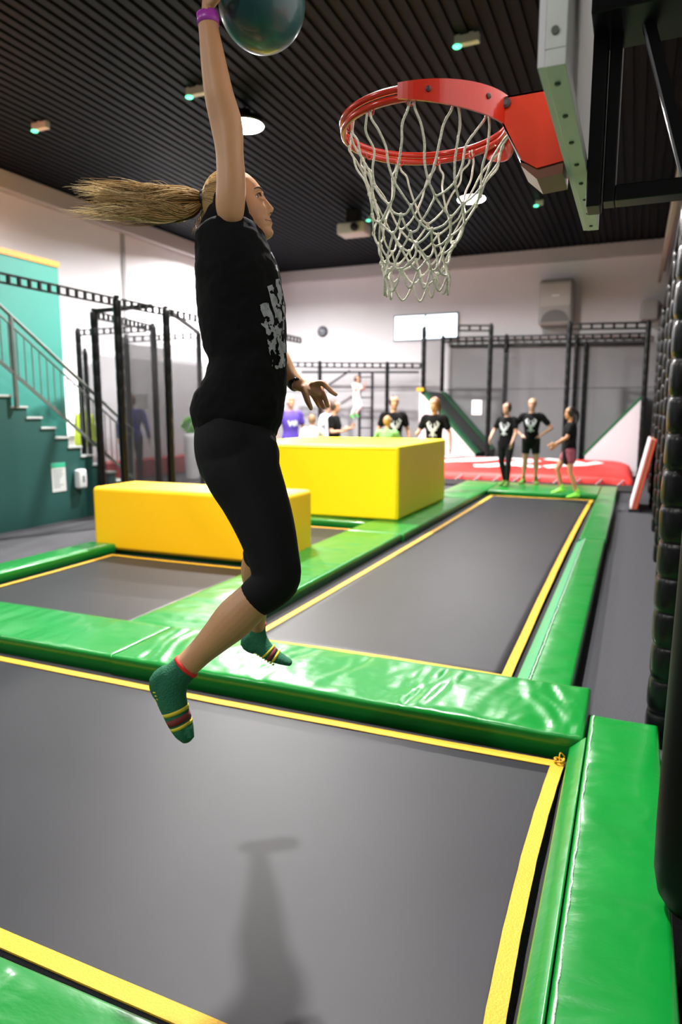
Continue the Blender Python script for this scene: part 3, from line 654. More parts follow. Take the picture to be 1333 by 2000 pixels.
struct('trim_8', MB().box(gx2-2.6, gx2+.02, 2.5, e.y+.02, e.z, e.z+.09), mat('orange_trim', (.75, .24, .03), .5), 'orange strip on top of the green stair wall')
q = onx(117, 930, GX+.01); t = thing('notice', q, 'white notice with green header on the dark green stair wall', 'notice')
obj('sheet', MB().box(GX+.001, GX+.008, q.y-.15, q.y+.12, q.z-.23, q.z+.2), mat('paper2', (.5, .52, .5), .6), t); obj('header', MB().box(GX+.008, GX+.011, q.y-.15, q.y+.12, q.z+.13, q.z+.2), mat('header_green', (.03, .35, .2), .5), t)
mb = MB()
for k in range(9): mb.box(GX+.008, GX+.010, q.y-.12, q.y+random.uniform(-.02, .09), q.z+.09-k*.032, q.z+.10-k*.032)
obj('lines', mb, mat('ink', (.15, .17, .17), .7), t)
q = onx(153, 935, GX+.01); t = thing('dispenser', q, 'white wall dispenser beside the notice on the stair wall', 'dispenser')
obj('casing', MB().box(GX+.001, GX+.12, q.y-.09, q.y+.09, q.z-.15, q.z+.15), mat('dispenser_white', (.6, .63, .65), .4), t, bevel=.04, bseg=4)
obj('window', MB().box(GX+.12, GX+.124, q.y-.02, q.y+.02, q.z-.05, q.z+.05), mat('ink', (.15, .17, .17), .7), t)

# cages of posts at left
TOPZ = 3.15
def cpost(px, py, label, w=.13, top=TOPZ):
    p = onz(px, py, top); t = thing('net_post', (p.x, p.y, -.05), label, 'post', 'black net posts'); n = 13; prof = []
    for i in range(n):
        for f, q in ((0, .93), (.15, 1), (.85, 1), (.98, .93)): prof.append((w/2*.92*q, -.05+(top+.05)*(i+f)/n))
    obj('padding', MB().lathe((p.x, p.y, 0), prof, 14), PADBLK, t, smooth=True); obj('cap', MB().lathe((p.x, p.y, top-.01), [(w*.3, 0), (w*.3, .05)], 12), STEEL, t)
    return p
c1 = cpost(228, 583, 'tall black post right of the stairs, nearest of the left cage')
c2 = cpost(324, 603, 'tall black post at the front right corner of the left cage')
c3 = cpost(183, 608, 'black post in front of the foot of the stairs', top=3.11)
c4 = cpost(152, 645, 'black post behind the stair railing, leftmost of the cage', .12)
c5 = cpost(299, 636, 'black post inside the left cage between the two front posts', .13)
c6 = cpost(388, 650, 'black post just left of the jumping woman', .12)
c7 = cpost(246, 658, 'black post behind the person in the blue jacket', .12, 3.0)
c8 = cpost(166, 684, 'thin black post seen beyond the stair railing', .11, 2.82)
far_m = [('overhead_beam', Vector((c1.x, 4.2, TOPZ)), c1, 'black ladder beam running from the left edge of the picture to the nearest cage post', True), ('overhead_beam', c1, c2, 'black ladder beam joining the two front posts of the left cage', True),
         ('overhead_beam', c2, Vector((c2.x, 13.5, TOPZ)), 'black ladder beam running behind the jumping woman', True), ('overhead_beam', c3, c2.lerp(c1, .3), 'thin black beam crossing from the stair post to the front row', False),
         ('overhead_beam', c3, c5, 'ladder beam from the stair post to the post inside the cage', True), ('overhead_beam', c4, c5.lerp(c4, .1), 'ladder beam from the leftmost cage post', True), ('overhead_beam', c7, c6, 'ladder beam at the back of the left cage', True),
         ('overhead_beam', c2, c6, 'thin beam from the front corner post towards the woman', False)]
for nm, a, b, L, f in far_m: rail_between(nm, a, b, L, f)
net_panel((c1.x, c1.y, 0), (c2.x, c2.y, 0), .05, TOPZ-.6, 'dark net between the two front posts of the left cage', NET)
net_panel((c3.x, c3.y, 0), (c5.x, c5.y, 0), .05, TOPZ-.1, 'dark net between the stair post and the inner post', NETG)
net_panel((c7.x, c7.y, 0), (c6.x, c6.y, 0), .05, TOPZ-.1, 'grey net at the back of the left cage', NETG)
net_panel((c5.x, c5.y, 0), (c6.x, c6.y, 0), .05, TOPZ-.3, 'grey net between the inner post and the woman', NETG)
net_panel((c2.x, c2.y, 0), (c2.x, 11.9, 0), .05, TOPZ-.75, 'grey net running from the front corner post to behind the woman', NETG)
net_panel((c4.x, c4.y, 0), (c3.x, c3.y+.1, 0), .05, TOPZ-.75, 'grey net between the leftmost cage post and the stair post', NETG)
net_panel((c8.x, c8.y, 0), (c8.x+.1, c8.y+7, 0), .0, TOPZ-.4, 'grey net far behind the stairs', NETG)
q = onz(278, 820, 1.2); q = ony(278, 784, 13.6); tag(obj('notice', MB().box(q.x-.17, q.x+.17, 13.6, 13.61, q.z-.18, q.z+.18), MATS['paper']), 'white notice beside the person in the blue jacket', 'notice')
tag(obj('padded_barrier', MB().box(-11.5, -11.1, 12.3, 18.5, -.05, .42), mat('barrier_red', (.42, .03, .03), .6), bevel=.04), 'low red padded barrier behind the left cage', 'barrier')
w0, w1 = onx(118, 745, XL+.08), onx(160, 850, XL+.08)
tag(obj('white_panel', MB().box(XL+.02, XL+.08, w0.y, w1.y, w1.z, w0.z), mat('panel_glow', (.9, .93, .95), .5, emit=((.8, .9, 1), .8)), bevel=.01), 'panel glowing like daylight on the left wall seen through the stair railing', 'panel')  # daylight of the opening is put in as the panel's own glow
# ------------------------------------------------------------------ people
HT = [(.115, 0, 0, 0), (.1135, .018, .018, .020), (.109, .034, .034, .038), (.100, .050, .050, .056), (.085, .064, .067, .074), (.065, .0725, .080, .087), (.045, .0755, .0885, .093), (.030, .0755, .0925, .094), (.015, .0745, .0895, .093), (0, .0730, .0885, .090),
      (-.02, .0700, .0875, .082), (-.04, .0655, .0860, .070), (-.052, .0620, .0875, .062), (-.060, .0590, .0925, .058), (-.0665, .0565, .0885, .055), (-.073, .0540, .0915, .052), (-.083, .0500, .0840, .048), (-.093, .0450, .0870, .044), (-.102, .0380, .0865, .038), (-.110, .0300, .0780, .032), (-.1155, .020, .060, .022), (-.118, 0, 0, 0)]
def hprof(z):
    for i in range(len(HT)-1):
        a, b = HT[i], HT[i+1]
        if a[0] >= z >= b[0]:
            t = (a[0]-z)/(a[0]-b[0]); return [a[j]+(b[j]-a[j])*t for j in (1, 2, 3)]
    return [0, 0, 0]
def face_y(x, z):
    W, F_, B_ = hprof(z); sn = min(.999, abs(x)/max(W, 1e-5)); y = F_*(1-sn*sn)**.42
    def g(x0, z0, ax, az): return math.exp(-((x-x0)/ax)**2-((z-z0)/az)**2)
    if -.050 < z < .024:
        t = (.024-z)/.056 if z > -.032 else 1; h = .0245*t**1.15 if z > -.032 else .0245*max(0, (z+.050)/.018)**.7
        wn = .0065+.0065*min(1, max(0, (.005-z)/.035)); y += h*math.exp(-(x/wn)**2)
    y += .006*g(-.0135, -.040, .0055, .006)+.006*g(.0135, -.040, .0055, .006)
    for sg in (-1, 1): y += -.0115*g(sg*.031, .008, .015, .010)+.008*g(sg*.040, -.030, .018, .016)-.0045*g(sg*.031, -.056, .005, .013)+.0035*g(sg*.030, .028, .02, .008)-.005*g(sg*.029, -.066, .005, .006)
    return y
def head(mb, c, f, u, s=1.0, n=40, m=44, jaw=1.0):
    """head with face: f forward, u up (unit vectors)"""
    l = f.cross(u); vs = []
    for i in range(m+1):
        z = -.0015+.1165*math.cos(PI*(i+.15)/(m+.3)); W, F_, B_ = hprof(z)
        for k in range(n):
            th = 2*PI*k/n; x = W*math.sin(th)
            y = face_y(x, z) if math.cos(th) > 0.02 else B_*math.copysign(abs(math.cos(th))**.9, math.cos(th))
            vs.append(c+(l*x+f*y+u*z)*s)
    fs = [(i*n+k, i*n+(k+1) % n, (i+1)*n+(k+1) % n, (i+1)*n+k) for i in range(m) for k in range(n)] + [list(range(n))[::-1], [m*n+k for k in range(n)]]
    mb.add(vs, fs)
    for sg in (-1, 1):                            # ears
        e = c+(l*sg*.075-f*.012-u*.008)*s; mb.ell(e, l*.008*s, f*.016*s, u*.029*s, 12, 8)
def hand(mb, wrist, d, nrm, s=1.0, curl=.35, thumb=1, spread=.16, curls=None):
    """d: finger direction, nrm: back-of-hand normal; thumb side = d x nrm * thumb"""
    d = d.normalized(); nrm = (nrm-d*nrm.dot(d)).normalized(); sd = d.cross(nrm).normalized()*thumb
    mb.loft([wrist-d*.01*s, wrist+d*.02*s, wrist+d*.055*s, wrist+d*.088*s], [.025*s, .030*s, .038*s, .038*s], [.017*s, .016*s, .014*s, .011*s], sd, 14, 3)
    k0 = wrist+d*.086*s
    for i, (o_, L) in enumerate(((.029, .070), (.010, .078), (-.009, .072), (-.027, .056))):
        cu = curls[i] if curls else curl
        p = k0+sd*o_*s-nrm*.002*s; dd = (d+sd*(o_*spread/.029)).normalized(); pts = [p-dd*.02*s, p]; ang = 0
        for q in (.45, .32, .26):
            ang += cu; dv = dd*math.cos(ang)-nrm*math.sin(ang); p = p+dv*L*q*s; pts.append(p)
        mb.loft(pts, [.0095*s, .0095*s, .0088*s, .008*s, .0065*s], None, sd, 10, 3)
    p = wrist+d*.028*s+sd*.026*s; td = (sd*.75+d*.65-nrm*.25).normalized()
    mb.loft([p-td*.012*s, p+td*.022*s, p+td*.045*s+d*.004*s, p+td*.058*s+d*.016*s], [.014*s, .012*s, .0098*s, .0078*s], None, nrm, 10, 3)
EYEW = mat('eye_white', (.8, .8, .78), .2); IRIS = mat('iris', (.06, .05, .04), .15); LIP = mat('lips', (.46, .17, .12), .5); BROW = mat('brow', (.07, .04, .02), .8)

def deer_print(parent, shirt, c, f, l, s=1.0):
    """white stag-skull print on the chest"""
    mb = MB(); up = Z
    def put(pts, w):
        vs, fs = ribbon2d(pts, w, 5); mb.add([c+l*v.x*s+up*v.y*s+f*.22 for v in vs], fs)
    put([(0, -.13), (0, -.06), (0, .0)], (.03, .085))
    for sg in (-1, 1):
        put([(sg*.02, -.01), (sg*.075, .035), (sg*.09, .085), (sg*.065, .125)], (.035, .014))
        put([(sg*.05, .02), (sg*.03, .06), (sg*.035, .085)], (.02, .01))
        put([(sg*.09, .06), (sg*.12, .085)], (.016, .008)); put([(sg*.03, -.03), (sg*.075, -.02)], (.03, .01))
        put([(sg*.02, -.09), (sg*.06, -.12)], (.012, .02))
    o = obj('shirt_print', mb, PRINT, shirt, normals=False)
    sw = o.modifiers.new('wrap', 'SHRINKWRAP'); sw.target = shirt; sw.wrap_method = 'NEAREST_SURFACEPOINT'; sw.wrap_mode = 'ABOVE_SURFACE'; sw.offset = .004
    # pre-project close to the chest
    for v in o.data.vertices: pass
    return o

def person(px, py_head, Y, face, label, ht=None, pose='stand', top=TEE, bottom=LEG, skin=SKIN2, hair=None, hair_style='short', sock=None, printed=False, feet_z=0.0, shorts='long', arms=None, legs=None, px_feet=None, vox=.011, sleeves='short', group=None, female=False, look=0):
    hp = ony(px, py_head, Y); ht = ht or (hp.z-feet_z); k = ht/1.75
    base = Vector((hp.x, Y, feet_z)); fa = math.radians(face)+math.atan2(-hp.x, Y)          # face 0 = towards camera (-Y), +90 = towards +X
    f = Vector((math.sin(fa), -math.cos(fa), 0)); l = Z.cross(f)       # l = person's left
    def J(a, b, c_): return base+(l*a+f*b+Z*c_)*k                     # left, forward, up
    t = thing('person', base, label, 'person', group)
    S_ = 1 if not female else .93
    ar = {1: dict(el=(.27, -.03, 1.14), wr=(.30, .05, .90), d=(0.05, .1, -1), cur=.3), -1: dict(el=(-.27, -.03, 1.14), wr=(-.30, .05, .90), d=(-.05, .1, -1), cur=.3)}
    if arms:
        for q, v in arms.items(): ar[q].update(v)
    lg = {1: ((.10, .0, .50), (.11, -.02, .09), (.02, 1, 0)), -1: ((-.10, .0, .50), (-.11, -.02, .09), (-.02, 1, 0))}
    if legs: lg.update(legs)
    b = MB()
    hw = .155*S_; sw_ = .19*S_
    b.loft([J(0, 0, .86), J(0, 0, .95), J(0, 0, 1.08), J(0, .005, 1.22), J(0, 0, 1.36), J(0, -.01, 1.43)], [hw*k, (hw+.005)*k, .125*S_*k, .15*S_*k, .15*S_*k, .08*k], [.10*k, .11*k, .095*k, .11*k, .10*k, .07*k], l, 20)
    b.loft([J(0, -.012, 1.40), J(0, 0, 1.48), J(0, .01, 1.56)], [.06*k, .052*k, .05*k], None, l, 14)
    la = math.radians(look); hf = (f*math.cos(la)+l*math.sin(la)).normalized(); hc = J(0, .018, 1.633)
    hs = k*(1.02 if ht > 1.4 else 1.18 if ht > 1.15 else 1.3)
    head(b, hc, hf, Z, hs, 36, 36)
    for sg in (1, -1):
        sh = J(sg*sw_*.93, -.01, 1.405); el = J(*ar[sg]['el']); wr = J(*ar[sg]['wr'])
        b.loft([J(sg*.10, -.01, 1.40), sh, sh.lerp(el, .5), el], [.05*k, .052*k*S_, .043*k*S_, .037*k*S_], None, f, 12)
        b.loft([el, el.lerp(wr, .35), wr], [.037*k*S_, .038*k*S_, .025*k*S_], None, f, 12)
        d = ar[sg]['d']; d = (l*d[0]+f*d[1]+Z*d[2]).normalized(); nn = ar[sg].get('n', (sg, 0, .1)); nn = l*nn[0]+f*nn[1]+Z*nn[2]
        hand(b, wr, d, nn, k*.95, ar[sg]['cur'], thumb=1 if (d.cross(nn)).dot(f) > 0 else -1)
        kn, an, fd = lg[sg]; kn, an = J(*kn), J(*an); fd = (l*fd[0]+f*fd[1]+Z*fd[2]).normalized()
        hp_ = J(sg*.09, 0, .92)
        b.loft([hp_, hp_.lerp(kn, .5), kn], [.085*k, .072*k*S_, .055*k*S_], None, f, 14)
        b.loft([kn, kn.lerp(an, .35)-f*.01*k, kn.lerp(an, .8), an], [.054*k*S_, .056*k*S_, .036*k, .034*k], None, f, 14)
        b.loft([an-fd*.035*k-Z*.045*k, an+fd*.05*k-Z*.05*k, an+fd*.13*k-Z*.065*k, an+fd*.18*k-Z*.07*k], [.036*k, .04*k, .045*k, .03*k], [.042*k, .04*k, .024*k, .014*k], fd.cross(Z), 14)
    body = obj('body', b, skin, t, remesh=vox, sm=1)
    # clothing
    g = MB(); tp = .022
    hem = .72 if shorts == 'mini' else .84
    g.loft([J(0, .0, hem), J(0, 0, .95), J(0, .005, 1.08), J(0, .01, 1.22), J(0, 0, 1.35), J(0, -.01, 1.43), J(0, -.01, 1.46)], [(hw+tp)*k, (hw+.018)*k, (.145)*k, (.168*S_)*k, (.185*S_)*k, .13*k, .06*k], [.125*k, .13*k, .118*k, .132*k, .118*k, .085*k, .06*k], l, 24)
    for sg in (1, -1):
        sh = J(sg*sw_*.93, -.01, 1.40); el = J(*ar[sg]['el']); wr = J(*ar[sg]['wr'])
        e = el if sleeves == 'long' else sh.lerp(el, .62)
        g.loft([J(sg*.08, -.01, 1.385), sh, sh.lerp(e, .5), e], [.07*k, .070*k, .066*k, (.062 if sleeves == 'short' else .05)*k], None, f, 14)
        if sleeves == 'long': g.loft([el, el.lerp(wr, .92)], [.05*k, .038*k], None, f, 12)
    shirt = obj('shirt' if sleeves == 'short' else 'jacket', g, top, t, remesh=.011, sm=2)
    if printed:
        m2 = MB(); ft = f
        def put(pts, w):
            vs, fs = ribbon2d(pts, w, 5); m2.add([J(0, 0, 1.22)+(l*v.x+Z*v.y)*k + ft*k*(.148-1.9*v.x*v.x-.0*v.y) for v in vs], fs)
        if printed == 'letters': put([(-.09, .06), (-.055, -.05), (-.02, .05), (.015, -.05), (.03, .06)], .022); put([(.045, -.05), (.07, .06), (.10, -.05)], .02)
        else: put([(0, -.15), (0, -.08), (0, .0)], (.03, .09))
        for sg in (-1, 1) if printed != 'letters' else ():
            put([(sg*.02, -.01), (sg*.085, .035), (sg*.10, .09), (sg*.07, .13)], (.045, .018))
            put([(sg*.05, .02), (sg*.03, .06), (sg*.035, .095)], (.025, .012)); put([(sg*.09, .06), (sg*.13, .095)], (.02, .01))
            put([(sg*.03, -.03), (sg*.08, -.015)], (.03, .012)); put([(sg*.02, -.09), (sg*.07, -.13)], (.014, .025))
        pr_ = obj('shirt_print', m2, PRINT, shirt, normals=False)
        sd_ = pr_.modifiers.new('solid', 'SOLIDIFY'); sd_.thickness = .004; sd_.offset = 0
        sp_ = pr_.modifiers.new('wrap', 'SHRINKWRAP'); sp_.target = shirt; sp_.wrap_mode = 'ABOVE_SURFACE'; sp_.offset = .004
    g = MB(); g.loft([J(0, 0, .84), J(0, 0, .93), J(0, 0, 1.02)], [(hw+.012)*k, (hw+.01)*k, .14*k], [.118*k, .12*k, .11*k], l, 20)
    for sg in (1, -1):
        kn, an, fd = lg[sg]; kn, an = J(*kn), J(*an); hp_ = J(sg*.09, 0, .92)
        if shorts in ('short', 'mini'): e = hp_.lerp(kn, .62 if shorts == 'short' else .48); g.loft([hp_, hp_.lerp(e, .5), e], [.10*k, .092*k, .085*k], None, f, 14)
        else:
            g.loft([hp_, hp_.lerp(kn, .5), kn], [.098*k, .083*k, .063*k], None, f, 14)
            g.loft([kn, kn.lerp(an, .35)-f*.01*k, kn.lerp(an, .9)], [.062*k, .062*k, .044*k], None, f, 14)
    obj('shorts' if shorts in ('short', 'mini') else 'trousers', g, bottom, t, remesh=.011, sm=2)
    for sg in (1, -1):
        kn, an, fd = lg[sg]; kn, an = J(*kn), J(*an); fd = (l*fd[0]+f*fd[1]+Z*fd[2]).normalized(); g = MB()
        g.loft([an+Z*.06*k, an, an-Z*.02*k], [.042*k, .040*k, .040*k], None, f, 14)
        g.loft([an-fd*.035*k-Z*.042*k, an+fd*.05*k-Z*.046*k, an+fd*.13*k-Z*.062*k, an+fd*.185*k-Z*.067*k], [.041*k, .045*k, .050*k, .034*k], [.047*k, .045*k, .028*k, .018*k], fd.cross(Z), 14)
        obj('sock', g, sock or mat('black_sock', (.02, .02, .02), .8), t, remesh=.009, sm=2)
    if hair:
        g = MB(); l2 = hf.cross(Z)
        g.ell(hc+(-hf*.012+Z*.018)*hs, l2*.086*hs, hf*.096*hs, Z*.112*hs, 26, 18)
        if hair_style in ('tail', 'long'):
            p0 = hc-hf*.095*hs+Z*.04*hs; g.loft([p0, p0-hf*.04*hs-Z*.04*hs, p0-hf*.05*hs-Z*.14*hs, p0-hf*.03*hs-Z*.24*hs], [.024*hs, .03*hs, .026*hs, .01*hs], None, l2, 10)
        if hair_style == 'bun': g.ell(hc-hf*.07*hs+Z*.10*hs, l2*.04*hs, hf*.04*hs, Z*.036*hs, 14, 10)
        obj('hair', g, hair, t, remesh=.008, sm=1)
    for sg in (-1, 1):
        l2 = hf.cross(Z); e = hc+(l2*sg*.031+hf*(face_y(.031, .008)-.005)+Z*.008)*hs
        obj('eye', MB().ell(e, l2*.009*hs, hf*.008*hs, Z*.006*hs, 10, 8), IRIS, t, smooth=True)
        g = MB(); g.loft([hc+(l2*sg*x+hf*face_y(x, z)+Z*z)*hs for x, z in ((.016, .027), (.032, .031), (.047, .026))], .003*hs, None, Z, 6, 2); obj('eyebrow', g, BROW, t, smooth=True)
    l2 = hf.cross(Z); g = MB(); g.loft([hc+(l2*x+hf*(face_y(x, -.067)-.001)-Z*.067)*hs for x in (-.021, 0, .021)], .0045*hs, None, Z, 8, 3); obj('lips', g, LIP, t, smooth=True)
    return t, shirt
brownh = mat('brown_hair', (.05, .025, .013), .5, bump=.4, bscale=60, stretch=(1, 1, .2)); darkh = mat('black_hair', (.018, .012, .010), .45, bump=.4, bscale=60); blondh = mat('blond_hair', (.27, .16, .06), .5, bump=.4, bscale=60); greyh = mat('grey_hair', (.62, .62, .62), .6, bump=.4, bscale=60)
limesock = mat('lime_sock', (.22, .75, .05), .6); olive = mat('olive_sock', (.10, .22, .03), .8)
HANDHIP = {1: dict(el=(.40, -.08, 1.16), wr=(.19, .04, 1.0), d=(-.9, .45, -.2), n=(.3, .5, 1), cur=.4), -1: dict(el=(-.40, -.08, 1.16), wr=(-.19, .04, 1.0), d=(.9, .45, -.2), n=(-.3, .5, 1), cur=.4)}
person(992, 787, 14.1, -25, 'person in black leggings and printed black shirt, left of the three on the pad', feet_z=.09, printed=True, hair=brownh, hair_style='bun', female=True, sock=olive,
       arms={1: dict(el=(.24, .06, 1.14), wr=(.23, .22, .93), d=(0, .25, -1)), -1: dict(el=(-.27, .05, 1.16), wr=(-.25, .26, 1.0), d=(.1, .5, -1))}, legs={1: ((.10, .08, .50), (.07, .02, .09), (.1, 1, 0)), -1: ((-.10, -.02, .5), (-.08, -.15, .09), (-.2, 1, 0))}, look=-15)
person(1041, 779, 14.75, -8, 'person with hands on hips in printed black shirt and black shorts, middle of the three', feet_z=.09, printed=True, hair=blondh, hair_style='short', female=False, arms=HANDHIP, shorts='short', sock=olive, legs={1: ((.12, .02, .5), (.13, 0, .09), (.3, 1, 0)), -1: ((-.10, .02, .5), (-.12, 0, .09), (-.3, 1, 0))})
person(1117, 795, 12.9, -80, 'person with dark ponytail, pink shorts and lime socks, right of the three on the pad', feet_z=.05, hair=darkh, hair_style='tail', female=True, shorts='mini', bottom=mat('pink_shorts', (.26, .05, .08), .7), skin=SKIN3, sock=limesock,
       arms={1: dict(el=(.22, .10, 1.17), wr=(.18, .30, 1.05), d=(0, 1, -.3)), -1: dict(el=(-.22, .06, 1.16), wr=(-.22, .22, 1.0), d=(0, .8, -.6))}, legs={1: ((.09, -.02, .50), (.09, -.16, .10), (0, 1, -.05)), -1: ((-.09, .20, .55), (-.09, .10, .17), (0, 1, -.1))})
person(850, 777, 12.3, -12, 'person in printed black shirt standing behind the right end of the large yellow box', printed=True, hair=mat('auburn_hair', (.25, .10, .04), .5), hair_style='tail', female=True, feet_z=.0, arms={-1: dict(el=(-.27, .02, 1.15), wr=(-.26, .24, 1.12), d=(.1, .9, .3))}, look=-25)
person(770, 773, 12.7, 12, 'bearded person in printed black shirt behind the middle of the large yellow box', printed=True, hair=darkh, hair_style='short', feet_z=.0)
person(757, 813, 11.9, 165, 'blond child in a green shirt behind the large yellow box', hair=blondh, hair_style='short', top=mat('green_tee', (.16, .36, .12), .8), feet_z=.0, arms={1: dict(el=(.30, .05, 1.2), wr=(.42, .2, 1.12), d=(1, .3, 0)), -1: dict(el=(-.30, .05, 1.2), wr=(-.40, .2, 1.12), d=(-1, .3, 0))})
person(610, 810, 12.2, 175, 'child in a white shirt seen from behind beyond the large yellow box', hair=mat('fawn_hair', (.22, .13, .07), .6), top=mat('white_tee', (.75, .76, .8), .8), feet_z=0, arms={-1: dict(el=(-.34, .05, 1.2), wr=(-.5, .2, 1.1), d=(-1, .3, 0))})
person(567, 771, 12.6, 20, 'grey-haired person in a purple shirt behind the yellow boxes', hair=greyh, top=mat('purple_tee', (.07, .035, .32), .7), feet_z=0, printed='letters')
person(653, 783, 13.0, 70, 'person in a black shirt with tied brown hair, in profile beside the child in white', hair=brownh, hair_style='bun', female=True, feet_z=0, arms={1: dict(el=(.24, .05, 1.15), wr=(.2, .28, 1.2), d=(0, .6, .8)), -1: dict(el=(-.24, .03, 1.14), wr=(-.2, .25, 1.16), d=(0, .7, .6))})
person(640, 782, 13.9, 60, 'person in a white top partly hidden behind the one in the black shirt', hair=brownh, hair_style='tail', female=True, top=MATS['white_tee'], feet_z=0)
person(697, 741, 17.2, 50, 'small child in white clothes and green socks climbing in front of the ladder', ht=1.12, feet_z=ony(705, 822, 17.2).z+.05, hair=brownh, top=MATS['white_tee'], bottom=MATS['white_tee'], sock=mat('green_sock_far', (.05, .35, .06), .8),
       arms={1: dict(el=(.24, .15, 1.2), wr=(.2, .3, 1.4), d=(0, .4, 1)), -1: dict(el=(-.24, .1, 1.18), wr=(-.2, .3, 1.35), d=(0, .4, 1))}, legs={1: ((.1, .15, .55), (.1, -.12, .2), (0, 1, -.3)), -1: ((-.1, .05, .5), (-.1, -.2, .15), (0, 1, -.3))})
person(257, 770, 12.7, 170, 'blond person in a blue jacket seen from behind through the left cage nets', hair=blondh, hair_style='bun', top=mat('blue_jacket', (.07, .07, .36), .8), sleeves='long', feet_z=-.05)
person(412, 872, 13.4, -70, 'person in a white top crouching on the floor just behind the jumping woman', ht=1.0, feet_z=-.05, hair=brownh, top=MATS['white_tee'], arms={1: dict(el=(.3, .2, 1.2), wr=(.2, .45, .9), d=(0, .6, -.8)), -1: dict(el=(-.3, .25, 1.1), wr=(-.2, .5, .8), d=(0, .6, -.8))})

# hi-vis vest hanging, plant
q = ony(166, 836, 11.6); t = thing('safety_vest', (q.x, 11.6, q.z-.35), 'bright yellow vest hanging behind the stair railing', 'vest')
mb = MB(); mb.loft([q-Z*.35, q, q+Z*.25, q+Z*.33], [.30, .28, .26, .12], [.10, .10, .08, .05], (1, 0, 0), 18); obj('cloth', mb, mat('hivis', (.70, .85, .03), .6), t, smooth=True)
q = ony(367, 832, 13.9); t = thing('potted_plant', (q.x+.1, 13.9, -.05), 'bright green round plant in a tall white planter left of the jumping woman', 'plant')
mb = MB(); rnd = random.Random(5)
for i in range(160):
    d = Vector((rnd.gauss(0, 1), rnd.gauss(0, 1), rnd.gauss(0, .9))).normalized(); p = q+d*rnd.uniform(.1, .2)+Vector((.05, 0, 0)); u = d.orthogonal().normalized()*.045; mb.add([p-d*.06, p+u, p+d*.06, p-u], [(0, 1, 2, 3)])
obj('foliage', mb, mat('leaf_green', (.16, .55, .05), .5), t, normals=False)
obj('planter', MB().lathe((q.x+.1, 13.9, 0), [(.16, -.05), (.17, 0), (.19, q.z-.3), (.2, q.z-.18), (.17, q.z-.18)], 24), WHITE, t, smooth=True)

# ------------------------------------------------------------------ the jumping woman
wom = thing('person', A(470, 850, 2.12), 'woman with a blond ponytail jumping in black shirt and leggings, arm raised with a ball', 'person')
PXM = 1333.0
def LP(rows, ref=None):                          # rows: (px, py, depth, half width px, half depth m)
    return [A(r[0], r[1], r[2]) for r in rows], [r[3]*r[2]/PXM for r in rows], [r[4] for r in rows]
b = MB()
# skin: raised arm
p_, ra, rb = LP([(451, 441, 1.996, 15, .024), (451, 424, 1.988, 24, .035), (450, 400, 1.982, 28.5, .04), (452, 360, 1.975, 28.5, .041), (449, 300, 1.97, 27, .038), (443, 245, 1.965, 31, .036), (428, 185, 1.955, 28.5, .036), (417, 120, 1.95, 24.5, .031), (409, 65, 1.945, 20, .024), (406, 36, 1.945, 19.5, .021)])
b.loft(p_, ra, rb, RT, 26, 5)
b.loft([A(451, 405, 2.0), A(453, 450, 2.06), A(456, 500, 2.10)], [.034, .035, .05], None, RT, 18)
# raised hand under / behind the ball
ballc = A(512, 8, 2.0); BR = .1265
wr = A(405, 34, 1.945); dd = (RT*.22+Z*.97).normalized(); nn = -RT+FW*-.25
sd = dd.cross(nn).normalized(); 
b.loft([A(406, 30, 1.945), A(408, 0, 1.95), A(414, -30, 1.955), A(420, -48, 1.96)], [.025, .03, .037, .038], [.018, .016, .014, .012], FW, 16)
for off, L in ((-.030, .07), (-.011, .078), (.009, .073), (.027, .058)):
    base = A(420, -48, 1.96)+FW*off
    pts = [base-Z*.02, base]; ang = math.radians(10)
    for q in (.45, .32, .25):
        ang += math.radians(17); p2 = pts[-1]+(RT*math.sin(ang)+Z*math.cos(ang)+FW*off*2.5).normalized()*L*q
        dv = p2-ballc
        if dv.length < BR+.008: p2 = ballc+dv.normalized()*(BR+.008)
        pts.append(p2)
    b.loft(pts, [.0098, .0095, .009, .0082, .0068], None, FW, 10, 3)
p0 = A(412, 8, 1.935); pts = [p0, A(424, -5, 1.905), A(437, -18, 1.885), A(450, -26, 1.876)]
b.loft(pts, [.014, .012, .010, .0078], None, Z, 10, 3)
# head
TL = math.radians(17); hf = RT*math.cos(TL)+Z*math.sin(TL); hu = -RT*math.sin(TL)+Z*math.cos(TL); hc = A(465, 409, 2.14); hl = hf.cross(hu)
head(b, hc, hf, hu, .985, 110, 120)
b.loft([A(462, 510, 2.14), A(466, 470, 2.14), A(462, 430, 2.14)], [.055, .054, .052], [.055, .053, .05], RT, 20)
# torso core and hidden far arm
b.loft(*LP([(462, 820, 2.12, 60, .13), (470, 700, 2.12, 55, .10), (465, 600, 2.11, 62, .12), (458, 500, 2.11, 55, .13), (458, 470, 2.12, 35, .09)]), RT, 20)
b.loft(*LP([(485, 520, 2.26, 26, .04), (510, 600, 2.30, 24, .037), (528, 672, 2.33, 22, .034)]), RT, 18)
b.loft(*LP([(528, 672, 2.33, 22, .034), (548, 705, 2.31, 21, .034), (566, 733, 2.29, 16, .027), (584, 752, 2.275, 13.5, .020)]), UPV, 18)
wrist = A(583, 752, 2.275)
d = (RT*.93-Z*.22-FW*.05).normalized(); nr = (Z*.75-FW*.55+RT*.15)
d0 = d; nr = (nr-d0*nr.dot(d0)).normalized(); sdv = d0.cross(nr)                   # lateral axis of the palm
b.loft([wrist-d*.01, wrist+d*.025, wrist+d*.055, wrist+d*.078], [.024, .030, .037, .036], [.017, .016, .014, .011], sdv, 18, 4)
def fing(pix, rr): b.loft([A(*q) for q in pix], rr, None, FW, 12, 4)
